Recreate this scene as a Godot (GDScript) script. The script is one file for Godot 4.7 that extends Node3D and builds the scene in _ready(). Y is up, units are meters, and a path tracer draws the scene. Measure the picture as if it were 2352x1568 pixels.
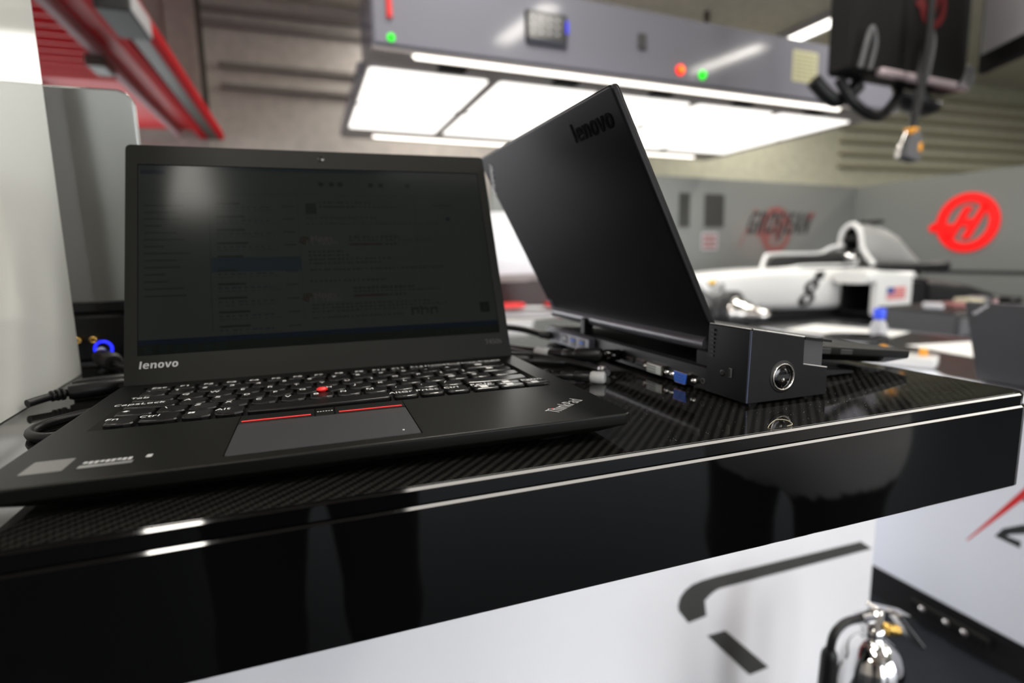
extends Node3D

# ------------------------------------------------------------------ helpers
var XF := Transform3D()
var MT := {}
var used := {}
var sans: SystemFont
var heavy: SystemFont

func lin(r: float, g: float, b: float) -> Color:
	return Color(r, g, b).linear_to_srgb()

func mat(called: String, c: Color, rough := 0.5, metal := 0.0, spec := 0.5) -> StandardMaterial3D:
	var m := StandardMaterial3D.new()
	m.resource_name = called
	m.albedo_color = c
	m.roughness = rough
	m.metallic = metal
	m.metallic_specular = spec
	MT[called] = m
	return m

func glow(called: String, c: Color, e: float) -> StandardMaterial3D:
	var m := mat(called, c.darkened(0.6), 0.5)
	m.emission_enabled = true
	m.emission = c
	m.emission_energy_multiplier = e
	return m

func S(smooth := false) -> SurfaceTool:
	var st := SurfaceTool.new()
	st.begin(Mesh.PRIMITIVE_TRIANGLES)
	st.set_smooth_group(0 if smooth else -1)
	return st

func tri(st: SurfaceTool, a: Vector3, b: Vector3, c: Vector3, out: Vector3) -> void:
	var n := (a - c).cross(a - b)
	if n.length_squared() < 1e-20:
		return
	st.add_vertex(XF * a)
	if n.dot(out) >= 0.0:
		st.add_vertex(XF * b)
		st.add_vertex(XF * c)
	else:
		st.add_vertex(XF * c)
		st.add_vertex(XF * b)

func quad(st: SurfaceTool, a: Vector3, b: Vector3, c: Vector3, d: Vector3, out: Vector3) -> void:
	tri(st, a, b, c, out)
	tri(st, a, c, d, out)

func box(st: SurfaceTool, lo: Vector3, hi: Vector3, b := 0.0) -> void:
	# box with chamfered edges
	var c := (lo + hi) / 2.0
	var h := (hi - lo) / 2.0
	b = minf(b, minf(h.x, minf(h.y, h.z)) * 0.9)
	st.set_smooth_group(-1)
	if b <= 0.0:
		for ax in 3:
			for s in [-1.0, 1.0]:
				var o := Vector3.ZERO
				o[ax] = s
				var u := Vector3.ZERO
				u[(ax + 1) % 3] = h[(ax + 1) % 3]
				var v := Vector3.ZERO
				v[(ax + 2) % 3] = h[(ax + 2) % 3]
				var m: Vector3 = c + o * h[ax]
				quad(st, m - u - v, m + u - v, m + u + v, m - u + v, o)
		return
	var k := h - Vector3(b, b, b)
	for ax in 3:
		var a1 := (ax + 1) % 3
		var a2 := (ax + 2) % 3
		for s in [-1.0, 1.0]:
			var o := Vector3.ZERO
			o[ax] = s
			var u := Vector3.ZERO
			u[a1] = k[a1]
			var v := Vector3.ZERO
			v[a2] = k[a2]
			var m: Vector3 = c + o * h[ax]
			quad(st, m - u - v, m + u - v, m + u + v, m - u + v, o)
			for s2 in [-1.0, 1.0]:
				# edge between +-ax and +-a1, along a2
				var o2 := Vector3.ZERO
				o2[a1] = s2
				var p: Vector3 = c + o * h[ax] + o2 * k[a1]
				var q: Vector3 = c + o * k[ax] + o2 * h[a1]
				quad(st, p - v, p + v, q + v, q - v, o + o2)
				if ax == 0:
					for s3 in [-1.0, 1.0]:
						var o3 := Vector3.ZERO
						o3[a2] = s3
						tri(st, c + o * h[ax] + o2 * k[a1] + o3 * k[a2], c + o * k[ax] + o2 * h[a1] + o3 * k[a2], c + o * k[ax] + o2 * k[a1] + o3 * h[a2], o + o2 + o3)

func rr(w: float, d: float, r: float, n := 4) -> PackedVector2Array:
	# rounded rectangle outline about the origin
	var out := PackedVector2Array()
	for q in 4:
		var cx := (w / 2 - r) * (1.0 if q == 0 or q == 3 else -1.0)
		var cy := (d / 2 - r) * (1.0 if q < 2 else -1.0)
		for i in n + 1:
			var a := PI / 2 * (q + float(i) / n)
			out.append(Vector2(cx + r * cos(a), cy + r * sin(a)))
	return out

func flat(p: PackedVector2Array, y: float, c := Vector2.ZERO) -> PackedVector3Array:
	var o := PackedVector3Array()
	for v in p:
		o.append(Vector3(v.x + c.x, y, v.y + c.y))
	return o

func mid(r: PackedVector3Array) -> Vector3:
	var s := Vector3.ZERO
	for v in r:
		s += v
	return s / r.size()

func loft(st: SurfaceTool, rings: Array, cap0 := true, cap1 := true, smooth := true, away := Vector3.INF) -> void:
	st.set_smooth_group(0 if smooth else -1)
	var n: int = rings[0].size()
	for i in rings.size() - 1:
		var a: PackedVector3Array = rings[i]
		var b: PackedVector3Array = rings[i + 1]
		var c := (mid(a) + mid(b)) / 2.0
		if away != Vector3.INF:
			c = away
		for j in n:
			var k := (j + 1) % n
			var o := (a[j] + a[k] + b[j] + b[k]) / 4.0 - c
			if (mid(a) - mid(b)).length() < 1e-6:
				o = (mid(a) - mid(rings[0 if i > rings.size() / 2 else rings.size() - 1]))
			quad(st, a[j], a[k], b[k], b[j], o)
	st.set_smooth_group(-1)
	var mm := mid(rings[0])
	var ml := mid(rings[rings.size() - 1])
	if cap0:
		var a: PackedVector3Array = rings[0]
		var o0 := mm - ml
		for j in n:
			tri(st, mm, a[j], a[(j + 1) % n], o0)
	if cap1:
		var a: PackedVector3Array = rings[rings.size() - 1]
		var o1 := ml - mm
		for j in n:
			tri(st, ml, a[j], a[(j + 1) % n], o1)

func slab(st: SurfaceTool, x0: float, x1: float, z0: float, z1: float, y0: float, y1: float, r: float, b: float, steps := 1, nc := 4) -> void:
	var c := Vector2((x0 + x1) / 2, (z0 + z1) / 2)
	var w := x1 - x0
	var d := z1 - z0
	var rings := []
	for i in steps + 1:
		var a := PI / 2 * float(i) / steps
		rings.append(flat(rr(w - 2 * b * (1 - sin(a)), d - 2 * b * (1 - sin(a)), maxf(r - b * (1 - sin(a)), 0.0002), nc), y0 + b * (1 - cos(a)), c))
	if steps > 1:
		rings.append(flat(rr(w, d, r, nc), y0 + b * 1.15, c))
		rings.append(flat(rr(w, d, r, nc), y1 - b * 1.15, c))
	for i in steps + 1:
		var a := PI / 2 * float(steps - i) / steps
		rings.append(flat(rr(w - 2 * b * (1 - sin(a)), d - 2 * b * (1 - sin(a)), maxf(r - b * (1 - sin(a)), 0.0002), nc), y1 - b * (1 - cos(a)), c))
	if steps > 1:
		var i0: PackedVector3Array = flat(rr(w - 2 * b - 0.0012, d - 2 * b - 0.0012, maxf(r - b - 0.0005, 0.0002), nc), y0, c)
		var i1: PackedVector3Array = flat(rr(w - 2 * b - 0.0012, d - 2 * b - 0.0012, maxf(r - b - 0.0005, 0.0002), nc), y1, c)
		rings.push_front(i0)
		rings.append(i1)
	loft(st, rings, true, true, steps > 1)

func prism(st: SurfaceTool, poly: PackedVector2Array, z0: float, z1: float) -> void:
	# polygon in x-y, extruded along z
	st.set_smooth_group(-1)
	var ix := Geometry2D.triangulate_polygon(poly)
	for i in range(0, ix.size(), 3):
		var a := poly[ix[i]]
		var b := poly[ix[i + 1]]
		var c := poly[ix[i + 2]]
		tri(st, Vector3(a.x, a.y, z0), Vector3(b.x, b.y, z0), Vector3(c.x, c.y, z0), Vector3(0, 0, z0 - z1))
		tri(st, Vector3(a.x, a.y, z1), Vector3(b.x, b.y, z1), Vector3(c.x, c.y, z1), Vector3(0, 0, z1 - z0))
	var area := 0.0
	for i in poly.size():
		area += poly[i].cross(poly[(i + 1) % poly.size()])
	for i in poly.size():
		var a := poly[i]
		var b := poly[(i + 1) % poly.size()]
		var e := b - a
		var o := Vector3(e.y, -e.x, 0) * signf(area)
		quad(st, Vector3(a.x, a.y, z0), Vector3(b.x, b.y, z0), Vector3(b.x, b.y, z1), Vector3(a.x, a.y, z1), o)

func prism_flat(st: SurfaceTool, poly: PackedVector2Array, y0: float, y1: float) -> void:
	var keep := XF
	XF = XF * Transform3D(Basis(Vector3(1, 0, 0), Vector3(0, 0, 1), Vector3(0, -1, 0)), Vector3(0, 0, 0))
	prism(st, poly, -y1, -y0)
	XF = keep

func smooth_path(p: Array, n := 8) -> Array:
	var out := []
	for i in p.size() - 1:
		var a: Vector3 = p[maxi(i - 1, 0)]
		var b: Vector3 = p[i]
		var c: Vector3 = p[i + 1]
		var d: Vector3 = p[mini(i + 2, p.size() - 1)]
		for j in n:
			out.append(b.cubic_interpolate(c, a, d, float(j) / n))
	out.append(p[p.size() - 1])
	return out

func tube(st: SurfaceTool, p: Array, r: Variant, seg := 10, caps := true) -> void:
	var rings := []
	var t0: Vector3 = (p[1] - p[0]).normalized()
	var u := t0.cross(Vector3.UP)
	if u.length() < 0.1:
		u = t0.cross(Vector3.RIGHT)
	u = u.normalized()
	for i in p.size():
		var a: Vector3 = p[maxi(i - 1, 0)]
		var b: Vector3 = p[mini(i + 1, p.size() - 1)]
		var t := (b - a).normalized()
		u = (u - t * u.dot(t)).normalized()
		var v := t.cross(u)
		var rad: float = r[i] if r is Array else r
		var ring := PackedVector3Array()
		for j in seg:
			var an := TAU * j / seg
			ring.append(p[i] + (u * cos(an) + v * sin(an)) * rad)
		rings.append(ring)
	loft(st, rings, caps, caps, true)

func lathe(st: SurfaceTool, prof: Array, at: Vector3, axis: Vector3, seg := 20) -> void:
	# profile of Vector2(radius, distance along axis); sharp profile, smooth around
	var ax := axis.normalized()
	var u := ax.cross(Vector3.UP if absf(ax.y) < 0.9 else Vector3.RIGHT).normalized()
	var v := ax.cross(u)
	for i in prof.size() - 1:
		var rings := []
		for k in 2:
			var q: Vector2 = prof[i + k]
			var ring := PackedVector3Array()
			for j in seg:
				var an := TAU * j / seg
				ring.append(at + ax * q.y + (u * cos(an) + v * sin(an)) * maxf(q.x, 0.00001))
			rings.append(ring)
		var q0: Vector2 = prof[i]
		var q1: Vector2 = prof[i + 1]
		var e := q1 - q0
		for j in seg:
			var k := (j + 1) % seg
			var an := TAU * (j + 0.5) / seg
			var rad := u * cos(an) + v * sin(an)
			var o := rad * e.y - ax * e.x
			st.set_smooth_group(0)
			quad(st, rings[0][j], rings[0][k], rings[1][k], rings[1][j], o)

func ring_of(c: Vector3, u: Vector3, v: Vector3, ru: float, rv: float, n := 20, power := 2.0) -> PackedVector3Array:
	var o := PackedVector3Array()
	for i in n:
		var a := TAU * i / n
		var ca := cos(a)
		var sa := sin(a)
		o.append(c + u * ru * signf(ca) * pow(absf(ca), 2.0 / power) + v * rv * signf(sa) * pow(absf(sa), 2.0 / power))
	return o

func fin(st: SurfaceTool) -> ArrayMesh:
	st.index()
	st.generate_normals()
	return st.commit()

func numbered(called: String) -> String:
	if not used.has(called):
		used[called] = 0
		return called
	used[called] += 1
	return "%s_%03d" % [called, used[called]]

func obj(called: String, st: Variant, m: Material, parent: Node = self) -> MeshInstance3D:
	var o := MeshInstance3D.new()
	o.name = numbered(called) if parent == self else called
	o.mesh = fin(st) if st is SurfaceTool else st
	o.material_override = m
	parent.add_child(o, true)
	return o

func tag(o: Node, label: String, category: String, group := "") -> Node:
	o.set_meta("label", label)
	o.set_meta("category", category)
	if group:
		o.set_meta("group", group)
	return o

func thing(called: String, label: String, category: String, at := Vector3.ZERO, turn := 0.0, group := "") -> Node3D:
	var o := Node3D.new()
	o.name = numbered(called)
	add_child(o)
	o.position = at
	o.rotation.y = turn
	tag(o, label, category, group)
	return o

func struct(called: String, st: Variant, m: Material) -> MeshInstance3D:
	var o := obj(called, st, m)
	o.set_meta("kind", "structure")
	return o

func words(called: String, s: String, h: float, m: Material, parent: Node, b: Basis, at: Vector3, bold := 0.0, depth := 0.0002, wide := 1.0, lean := 0.0) -> MeshInstance3D:
	var t := TextMesh.new()
	t.text = s
	if bold != 0.0:
		t.font = heavy
	else:
		t.font = sans
	t.font_size = 64
	t.pixel_size = h / 64.0
	t.depth = depth
	t.curve_step = 4.0
	var o := MeshInstance3D.new()
	o.name = called
	o.mesh = t
	o.material_override = m
	parent.add_child(o, true)
	var k := Basis(Vector3(wide, 0, 0), Vector3(lean, 1, 0), Vector3(0, 0, 1))
	o.transform = Transform3D(b * k, at)
	return o

func plate(st: SurfaceTool, x0: float, x1: float, z0: float, z1: float, y: float, holes: Array, deep: Array, slope: Array) -> void:
	# a level face with rectangular recesses
	var xs := [x0, x1]
	var zs := [z0, z1]
	for h: Rect2 in holes:
		xs.append_array([h.position.x, h.end.x])
		zs.append_array([h.position.y, h.end.y])
	xs.sort()
	zs.sort()
	st.set_smooth_group(-1)
	for i in xs.size() - 1:
		for j in zs.size() - 1:
			if xs[i + 1] - xs[i] < 1e-6 or zs[j + 1] - zs[j] < 1e-6:
				continue
			var c := Vector2((xs[i] + xs[i + 1]) / 2, (zs[j] + zs[j + 1]) / 2)
			var inside := false
			for h: Rect2 in holes:
				inside = inside or h.has_point(c)
			if not inside:
				quad(st, Vector3(xs[i], y, zs[j]), Vector3(xs[i + 1], y, zs[j]), Vector3(xs[i + 1], y, zs[j + 1]), Vector3(xs[i], y, zs[j + 1]), Vector3.UP)
	for n in holes.size():
		var h: Rect2 = holes[n]
		var g: Rect2 = h.grow_individual(-slope[n], 0, -slope[n], 0)
		var a := [Vector3(h.position.x, y, h.position.y), Vector3(h.end.x, y, h.position.y), Vector3(h.end.x, y, h.end.y), Vector3(h.position.x, y, h.end.y)]
		var yb: float = y - deep[n]
		var b := [Vector3(g.position.x, yb, g.position.y), Vector3(g.end.x, yb, g.position.y), Vector3(g.end.x, yb, g.end.y), Vector3(g.position.x, yb, g.end.y)]
		var m: Vector3 = (a[0] + a[2]) / 2.0
		for k in 4:
			var l := (k + 1) % 4
			quad(st, a[k], a[l], b[l], b[k], m - (a[k] + a[l]) / 2.0 + Vector3.UP * 0.0001)
		quad(st, b[0], b[1], b[2], b[3], Vector3.UP)

const LIE := Basis(Vector3(1, 0, 0), Vector3(0, 0, -1), Vector3(0, 1, 0))   # lettering that lies flat and reads from the front

# ------------------------------------------------------------------ materials
func materials() -> void:
	mat("plastic", lin(0.0045, 0.0049, 0.0041), 0.38, 0.0, 0.29)
	mat("bezel", lin(0.0098, 0.0102, 0.0088), 0.5, 0.0, 0.3)
	mat("lid_rubber", lin(0.0066, 0.0066, 0.0078), 0.44, 0.0, 0.31)
	mat("emboss", lin(0.003, 0.003, 0.003), 0.2, 0.0, 0.5)
	mat("key", lin(0.0035, 0.0035, 0.0035), 0.3, 0.0, 0.44)
	mat("well", lin(0.014, 0.013, 0.011), 0.6, 0.0, 0.3)
	mat("pad", lin(0.028, 0.028, 0.0305), 0.5, 0.0, 0.36)
	mat("red", lin(0.75, 0.02, 0.02), 0.45)
	mat("legend", lin(0.75, 0.75, 0.75), 0.5)
	mat("print_grey", lin(0.42, 0.42, 0.42), 0.5)
	mat("silver", lin(0.55, 0.55, 0.55), 0.3, 0.8)
	mat("steel", lin(0.6, 0.58, 0.55), 0.18, 1.0)
	mat("chrome", lin(0.8, 0.8, 0.8), 0.06, 1.0)
	mat("gold", lin(0.7, 0.45, 0.12), 0.25, 1.0)
	mat("dock_black", lin(0.0055, 0.0056, 0.0062), 0.4, 0.0, 0.32)
	mat("dock_edge", lin(0.05, 0.06, 0.1), 0.3, 0.3)
	mat("dock_grey", lin(0.05, 0.05, 0.052), 0.5)
	mat("port_block", lin(0.12, 0.125, 0.16), 0.4)
	mat("hinge_satin", lin(0.09, 0.09, 0.105), 0.35, 0.2)
	mat("port_dark", lin(0.004, 0.004, 0.004), 0.5)
	mat("port_white", lin(0.55, 0.6, 0.58), 0.5)
	mat("port_blue", lin(0.03, 0.16, 0.75), 0.45)
	mat("cable", lin(0.006, 0.006, 0.0065), 0.4, 0.0, 0.42)
	mat("label_white", lin(0.42, 0.42, 0.42), 0.6)
	mat("gloss_black", lin(0.0015, 0.0015, 0.0015), 0.04, 0.0, 0.5)
	mat("white_gloss", lin(0.86, 0.86, 0.89), 0.18, 0.0, 0.5)
	mat("board_white", lin(0.66, 0.67, 0.635), 0.06, 0.0, 0.5)
	mat("bench_white", lin(0.82, 0.86, 0.95), 0.18, 0.0, 0.5)
	mat("plug_grey", lin(0.03, 0.03, 0.03), 0.5)
	mat("stripe", lin(0.055, 0.055, 0.052), 0.45)
	mat("plinth", lin(0.012, 0.012, 0.013), 0.35)
	mat("car_white", lin(0.64, 0.64, 0.63), 0.22, 0.0, 0.5)
	mat("car_black", lin(0.011, 0.011, 0.012), 0.4, 0.0, 0.4)
	mat("hollow_black", lin(0.016, 0.016, 0.016), 0.9, 0.0, 0.2)  # near-black that paints the shade inside the cockpit
	mat("car_grey", lin(0.1, 0.1, 0.105), 0.4)
	mat("car_red", lin(0.7, 0.02, 0.02), 0.4)
	mat("flag_blue", lin(0.02, 0.05, 0.25), 0.5)
	mat("gantry", lin(0.2, 0.2, 0.235), 0.09, 0.0, 0.3)
	mat("gantry_under", lin(0.3, 0.27, 0.26), 0.4)
	mat("partition", lin(0.2, 0.21, 0.202), 0.26, 0.0, 0.5)
	mat("recess", lin(0.03, 0.032, 0.03), 0.6)
	mat("dim_red", lin(0.24, 0.085, 0.08), 0.5)
	mat("dark_print", lin(0.02, 0.022, 0.024), 0.5)
	mat("door_red", lin(0.66, 0.018, 0.025), 0.5, 0.0, 0.28)
	mat("door_frame", lin(0.55, 0.018, 0.025), 0.7, 0.0, 0.12)
	mat("rail", lin(0.4, 0.26, 0.27), 0.6, 0.0, 0.2)
	mat("rail_dark", lin(0.05, 0.045, 0.035), 0.5)
	mat("wall", lin(0.5, 0.46, 0.425), 0.85)
	mat("wall_olive", lin(0.5, 0.49, 0.38), 0.85)
	mat("rib_olive", lin(0.3, 0.28, 0.2), 0.8)
	mat("conduit", lin(0.22, 0.2, 0.185), 0.7)
	mat("ceiling", lin(0.6, 0.58, 0.5), 0.9)
	mat("asphalt", lin(0.35, 0.34, 0.32), 0.9)
	mat("rack_black", lin(0.006, 0.006, 0.006), 0.6, 0.0, 0.3)
	mat("orange", lin(0.75, 0.32, 0.02), 0.5)
	mat("paper", lin(0.8, 0.8, 0.78), 0.7)
	mat("notice", lin(0.5, 0.48, 0.3), 0.7)
	mat("blue_cap", lin(0.02, 0.07, 0.75), 0.4)
	mat("silver_lid", lin(0.24, 0.245, 0.235), 0.28, 0.9)
	mat("screen_off", lin(0.01, 0.01, 0.012), 0.2)
	mat("grey_panel", lin(0.4, 0.4, 0.42), 0.35)
	mat("sticker", lin(0.17, 0.17, 0.165), 0.35, 0.3)
	mat("fibre", lin(0.4, 0.36, 0.26), 0.7)
	glow("tube_glow", Color(1, 0.98, 0.95), 4.0)
	glow("panel_glow", Color(1, 0.985, 0.96), 1.8)
	glow("strip_glow", Color(1, 0.97, 0.93), 3.0)
	glow("lamp_red", Color(1, 0.12, 0.05), 2.5)
	glow("lamp_amber", Color(1, 0.6, 0.1), 2.0)
	glow("lamp_green", Color(0.1, 1, 0.1), 1.6)
	glow("logo_red", Color(1.0, 0.02, 0.02), 1.0)
	glow("blue_led", Color(0.12, 0.15, 1.0), 2.2)
	glow("gantry_screen", Color(0.2, 0.22, 0.3), 0.4)
	var f := FastNoiseLite.new()
	f.seed = 4
	f.frequency = 0.02
	var nt := NoiseTexture2D.new()
	nt.noise = f
	nt.width = 512
	nt.height = 512
	nt.seamless = true
	var g := Gradient.new()
	g.set_color(0, Color(0.9, 0.9, 0.9))
	g.set_color(1, Color(1, 1, 1))
	nt.color_ramp = g
	for n in ["wall", "wall_olive", "ceiling"]:
		MT[n].albedo_texture = nt
		MT[n].uv1_triplanar = true
		MT[n].uv1_world_triplanar = true
		MT[n].uv1_scale = Vector3(0.5, 0.5, 0.5)
	# carbon fibre twill: directional sheen of the tows painted as two greys under lacquer
	var n := 256
	var im := Image.create(n, n, false, Image.FORMAT_RGB8)
	for y in n:
		for x in n:
			var i := x / 32
			var j := y / 32
			var over := posmod(i + j, 4) < 2
			var fx := absf(fposmod((x if over else y) / 32.0, 1.0) - 0.5) * 2.0
			var k := 0.0
			if over:
				k = 0.02 + 0.004 * sin(y * 1.3)
			else:
				k = 0.005 + 0.0015 * sin(x * 1.3)
			k *= 1.0 - 0.25 * fx
			im.set_pixel(x, y, lin(k, k, k * 0.93))
	var cf := mat("carbon", Color(1, 1, 1), 0.045, 0.0, 0.5)
	cf.albedo_texture = ImageTexture.create_from_image(im)
	cf.uv1_triplanar = true
	cf.uv1_world_triplanar = true
	cf.uv1_scale = Vector3(62.5, 62.5, 62.5)
	# dark painted garage floor
	var fl := mat("floor", lin(0.024, 0.027, 0.033), 0.45, 0.0, 0.2)
	fl.albedo_texture = nt
	fl.uv1_triplanar = true
	fl.uv1_world_triplanar = true
	fl.uv1_scale = Vector3(0.8, 0.8, 0.8)

func screen_picture() -> StandardMaterial3D:
	# a mail program, very dim: print on the screen of the near laptop
	var w := 960
	var h := 540
	var im := Image.create(w, h, false, Image.FORMAT_RGB8)
	var bg := Color(0.98, 1.0, 0.98)
	im.fill(bg)
	var r := RandomNumberGenerator.new()
	r.seed = 7
	im.fill_rect(Rect2i(0, 0, w, 12), Color(0.75, 0.8, 0.9))
	im.fill_rect(Rect2i(4, 14, 60, 14), Color(0.35, 0.42, 0.75))
	im.fill_rect(Rect2i(0, 84, w, 2), Color(0.8, 0.82, 0.82))
	for x in [465, 495, 520, 610, 640, 722]:
		im.fill_rect(Rect2i(x, 42, 14, 14), Color(0.55, 0.55, 0.5))
	im.fill_rect(Rect2i(170, 90, 2, 400), Color(0.7, 0.74, 0.72))
	im.fill_rect(Rect2i(402, 90, 2, 400), Color(0.85, 0.88, 0.86))
	for i in 14:
		im.fill_rect(Rect2i(14, 120 + i * 20, 40 + r.randi() % 70, 5), Color(0.72, 0.74, 0.72))
	im.fill_rect(Rect2i(172, 278, 230, 42), Color(0.68, 0.78, 0.95))
	for i in 10:
		var y := 112 + i * 40
		im.fill_rect(Rect2i(188, y, 50 + r.randi() % 30, 6), Color(0.55, 0.58, 0.56))
		for k in 9:
			im.fill_rect(Rect2i(188 + k * 16, y + 12, 5 + r.randi() % 9, 4), Color(0.6, 0.66, 0.8))
		for k in 10:
			im.fill_rect(Rect2i(188 + k * 16, y + 22, 5 + r.randi() % 9, 3), Color(0.78, 0.8, 0.78))
		im.fill_rect(Rect2i(360, y + 8, 32, 4), Color(0.66, 0.68, 0.7))
	im.fill_rect(Rect2i(424, 112, 30, 34), Color(0.62, 0.64, 0.63))
	for k in [[462, 106, 12, 5], [462, 120, 18, 5], [424, 156, 16, 4], [424, 176, 30, 3], [540, 216, 12, 7], [540, 228, 20, 5], [540, 240, 11, 6], [424, 262, 8, 5], [424, 274, 9, 5], [424, 286, 18, 5], [424, 298, 16, 5], [424, 318, 30, 5], [424, 352, 17, 6], [540, 376, 14, 7], [540, 388, 20, 4], [540, 400, 12, 6], [424, 424, 26, 4], [424, 434, 30, 4], [424, 444, 24, 4], [424, 462, 20, 4]]:
		for i in k[2]:
			im.fill_rect(Rect2i(k[0] + i * 13, k[1], 4 + r.randi() % 8, k[3]), Color(0.66, 0.66, 0.64))
	im.fill_rect(Rect2i(540, 240, 90, 6), Color(0.85, 0.5, 0.5))
	im.fill_rect(Rect2i(540, 400, 90, 6), Color(0.85, 0.5, 0.5))
	im.fill_rect(Rect2i(742, 90, 2, 400), Color(0.86, 0.88, 0.86))
	im.fill_rect(Rect2i(800, 112, 60, 5), Color(0.7, 0.72, 0.72))
	im.fill_rect(Rect2i(838, 156, 12, 12), Color(0.4, 0.48, 0.7))
	for k in 3:
		im.fill_rect(Rect2i(700 + k * 28, 448, 22, 5), Color(0.5, 0.55, 0.5))
		im.fill_rect(Rect2i(700 + k * 28, 448, 5, 22), Color(0.5, 0.55, 0.5))
		im.fill_rect(Rect2i(717 + k * 28, 448, 5, 18), Color(0.5, 0.55, 0.5))
	im.fill_rect(Rect2i(910, 440, 30, 32), Color(0.35, 0.37, 0.36))
	im.fill_rect(Rect2i(920, 450, 10, 14), Color(0.6, 0.62, 0.6))
	im.fill_rect(Rect2i(0, 500, w, 14), Color(0.25, 0.32, 0.75))
	im.fill_rect(Rect2i(0, 514, w, 26), Color(0.25, 0.25, 0.22))
	for k in 6:
		im.fill_rect(Rect2i(14 + k * 34, 518, 18, 18), Color(0.32, 0.48, 0.52))
	for k in 9:
		im.fill_rect(Rect2i(770 + k * 20, 522, 9, 9), Color(0.45, 0.5, 0.5))
	# two round team marks with a slanted H
	for c: Vector2 in [Vector2(416, 229), Vector2(414, 402)]:
		for y in range(-14, 15):
			for x in range(-18, 15):
				var d := sqrt(float(x * x + y * y))
				var u := x + 0.45 * y
				var ink := (d > 9.5 and d < 13.0) or (d < 10.0 and (absf(u + 4.0) < 2.0 or absf(u - 4.0) < 2.0 or (absf(y) < 1.5 and absf(u) < 5.0))) or (x < -8 and x > -18 and absf(y - 3.0) < 1.8)
				if ink:
					im.set_pixel(int(c.x) + x, int(c.y) + y, Color(0.8, 0.42, 0.4))
	var m := mat("mail_screen", lin(0.004, 0.0055, 0.0045), 0.13, 0.0, 0.17)
	m.emission_enabled = true
	m.emission = Color(1, 1, 1)
	m.emission_operator = BaseMaterial3D.EMISSION_OP_MULTIPLY
	m.emission_texture = ImageTexture.create_from_image(im)
	m.emission_energy_multiplier = 0.0095
	return m

# ------------------------------------------------------------------ laptops
func key_mesh(w: float, d: float, straight := false) -> ArrayMesh:
	# key cap: straight rear edge, bowed front edge, bevelled rim, slightly dished
	var rings := []
	for lv in [[0.0, 0.0, 0.0], [0.0, 0.0021, 0.0], [0.0004, 0.0029, 0.0004], [0.0012, 0.0032, 0.0012]]:
		var o := PackedVector3Array()
		var hw: float = w / 2 - lv[0]
		var hd: float = d / 2 - lv[0]
		var bow := 0.0 if straight else minf(0.0016, d * 0.1)
		var c := 0.0012
		for q in [Vector2(-hw, -hd + c), Vector2(-hw + c, -hd), Vector2(hw - c, -hd), Vector2(hw, -hd + c), Vector2(hw, hd - bow - c * 1.6)]:
			o.append(Vector3(q.x, lv[1], q.y))
		for k in 5:
			var t := 1.0 - k / 2.0
			o.append(Vector3(t * (hw - c), lv[1], hd - bow * t * t - (0.0004 if absf(t) > 0.9 else 0.0)))
		o.append(Vector3(-hw, lv[1], hd - bow - c * 1.6))
		rings.append(o)
	var st := S()
	loft(st, rings, false, true, false)
	return fin(st)

func laptop_base(root: Node3D, full: bool) -> void:
	var st := S()
	var c := Vector2(0.1655, 0.113)
	var rings := []
	for q in [[0.003, 0.014], [0.0031, 0.0138], [0.0093, 0.0013], [0.0096, 0.0008], [0.0104, 0.0001], [0.0108, 0.0], [0.0156, 0.0], [0.0159, 0.0], [0.0164, 0.00015], [0.0168, 0.00055], [0.017, 0.0011], [0.017, 0.0016]]:
		rings.append(flat(rr(0.331 - 2 * q[1], 0.226 - 2 * q[1], 0.005 - q[1] * 0.3 if q[1] < 0.01 else 0.003, 4), q[0], c))
	loft(st, rings, true, false, true)
	loft(st, [rings[rings.size() - 1], flat(rr(0.331 - 0.012, 0.226 - 0.012, 0.0005, 4), 0.017, c)], false, false, false, Vector3(0.1655, -1, 0.113))
	var well := Rect2(0.0185, 0.0178, 0.295, 0.1192)
	var pads := Rect2(0.1013, 0.1383, 0.1014, 0.0779)
	if full:
		plate(st, 0.006, 0.325, 0.006, 0.22, 0.017, [well, pads], [0.0024, 0.001], [0.0042, 0.0])
	else:
		plate(st, 0.006, 0.325, 0.006, 0.22, 0.017, [well], [0.0024], [0.0042])
	obj("base", st, MT.plastic, root)
	for p in [Vector2(0.03, 0.03), Vector2(0.3, 0.03), Vector2(0.04, 0.195), Vector2(0.29, 0.195)]:
		st = S()
		slab(st, p.x - 0.012, p.x + 0.012, p.y - 0.004, p.y + 0.004, 0.0, 0.0032, 0.003, 0.0004)
		obj("foot", st, MT.cable, root)

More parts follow.
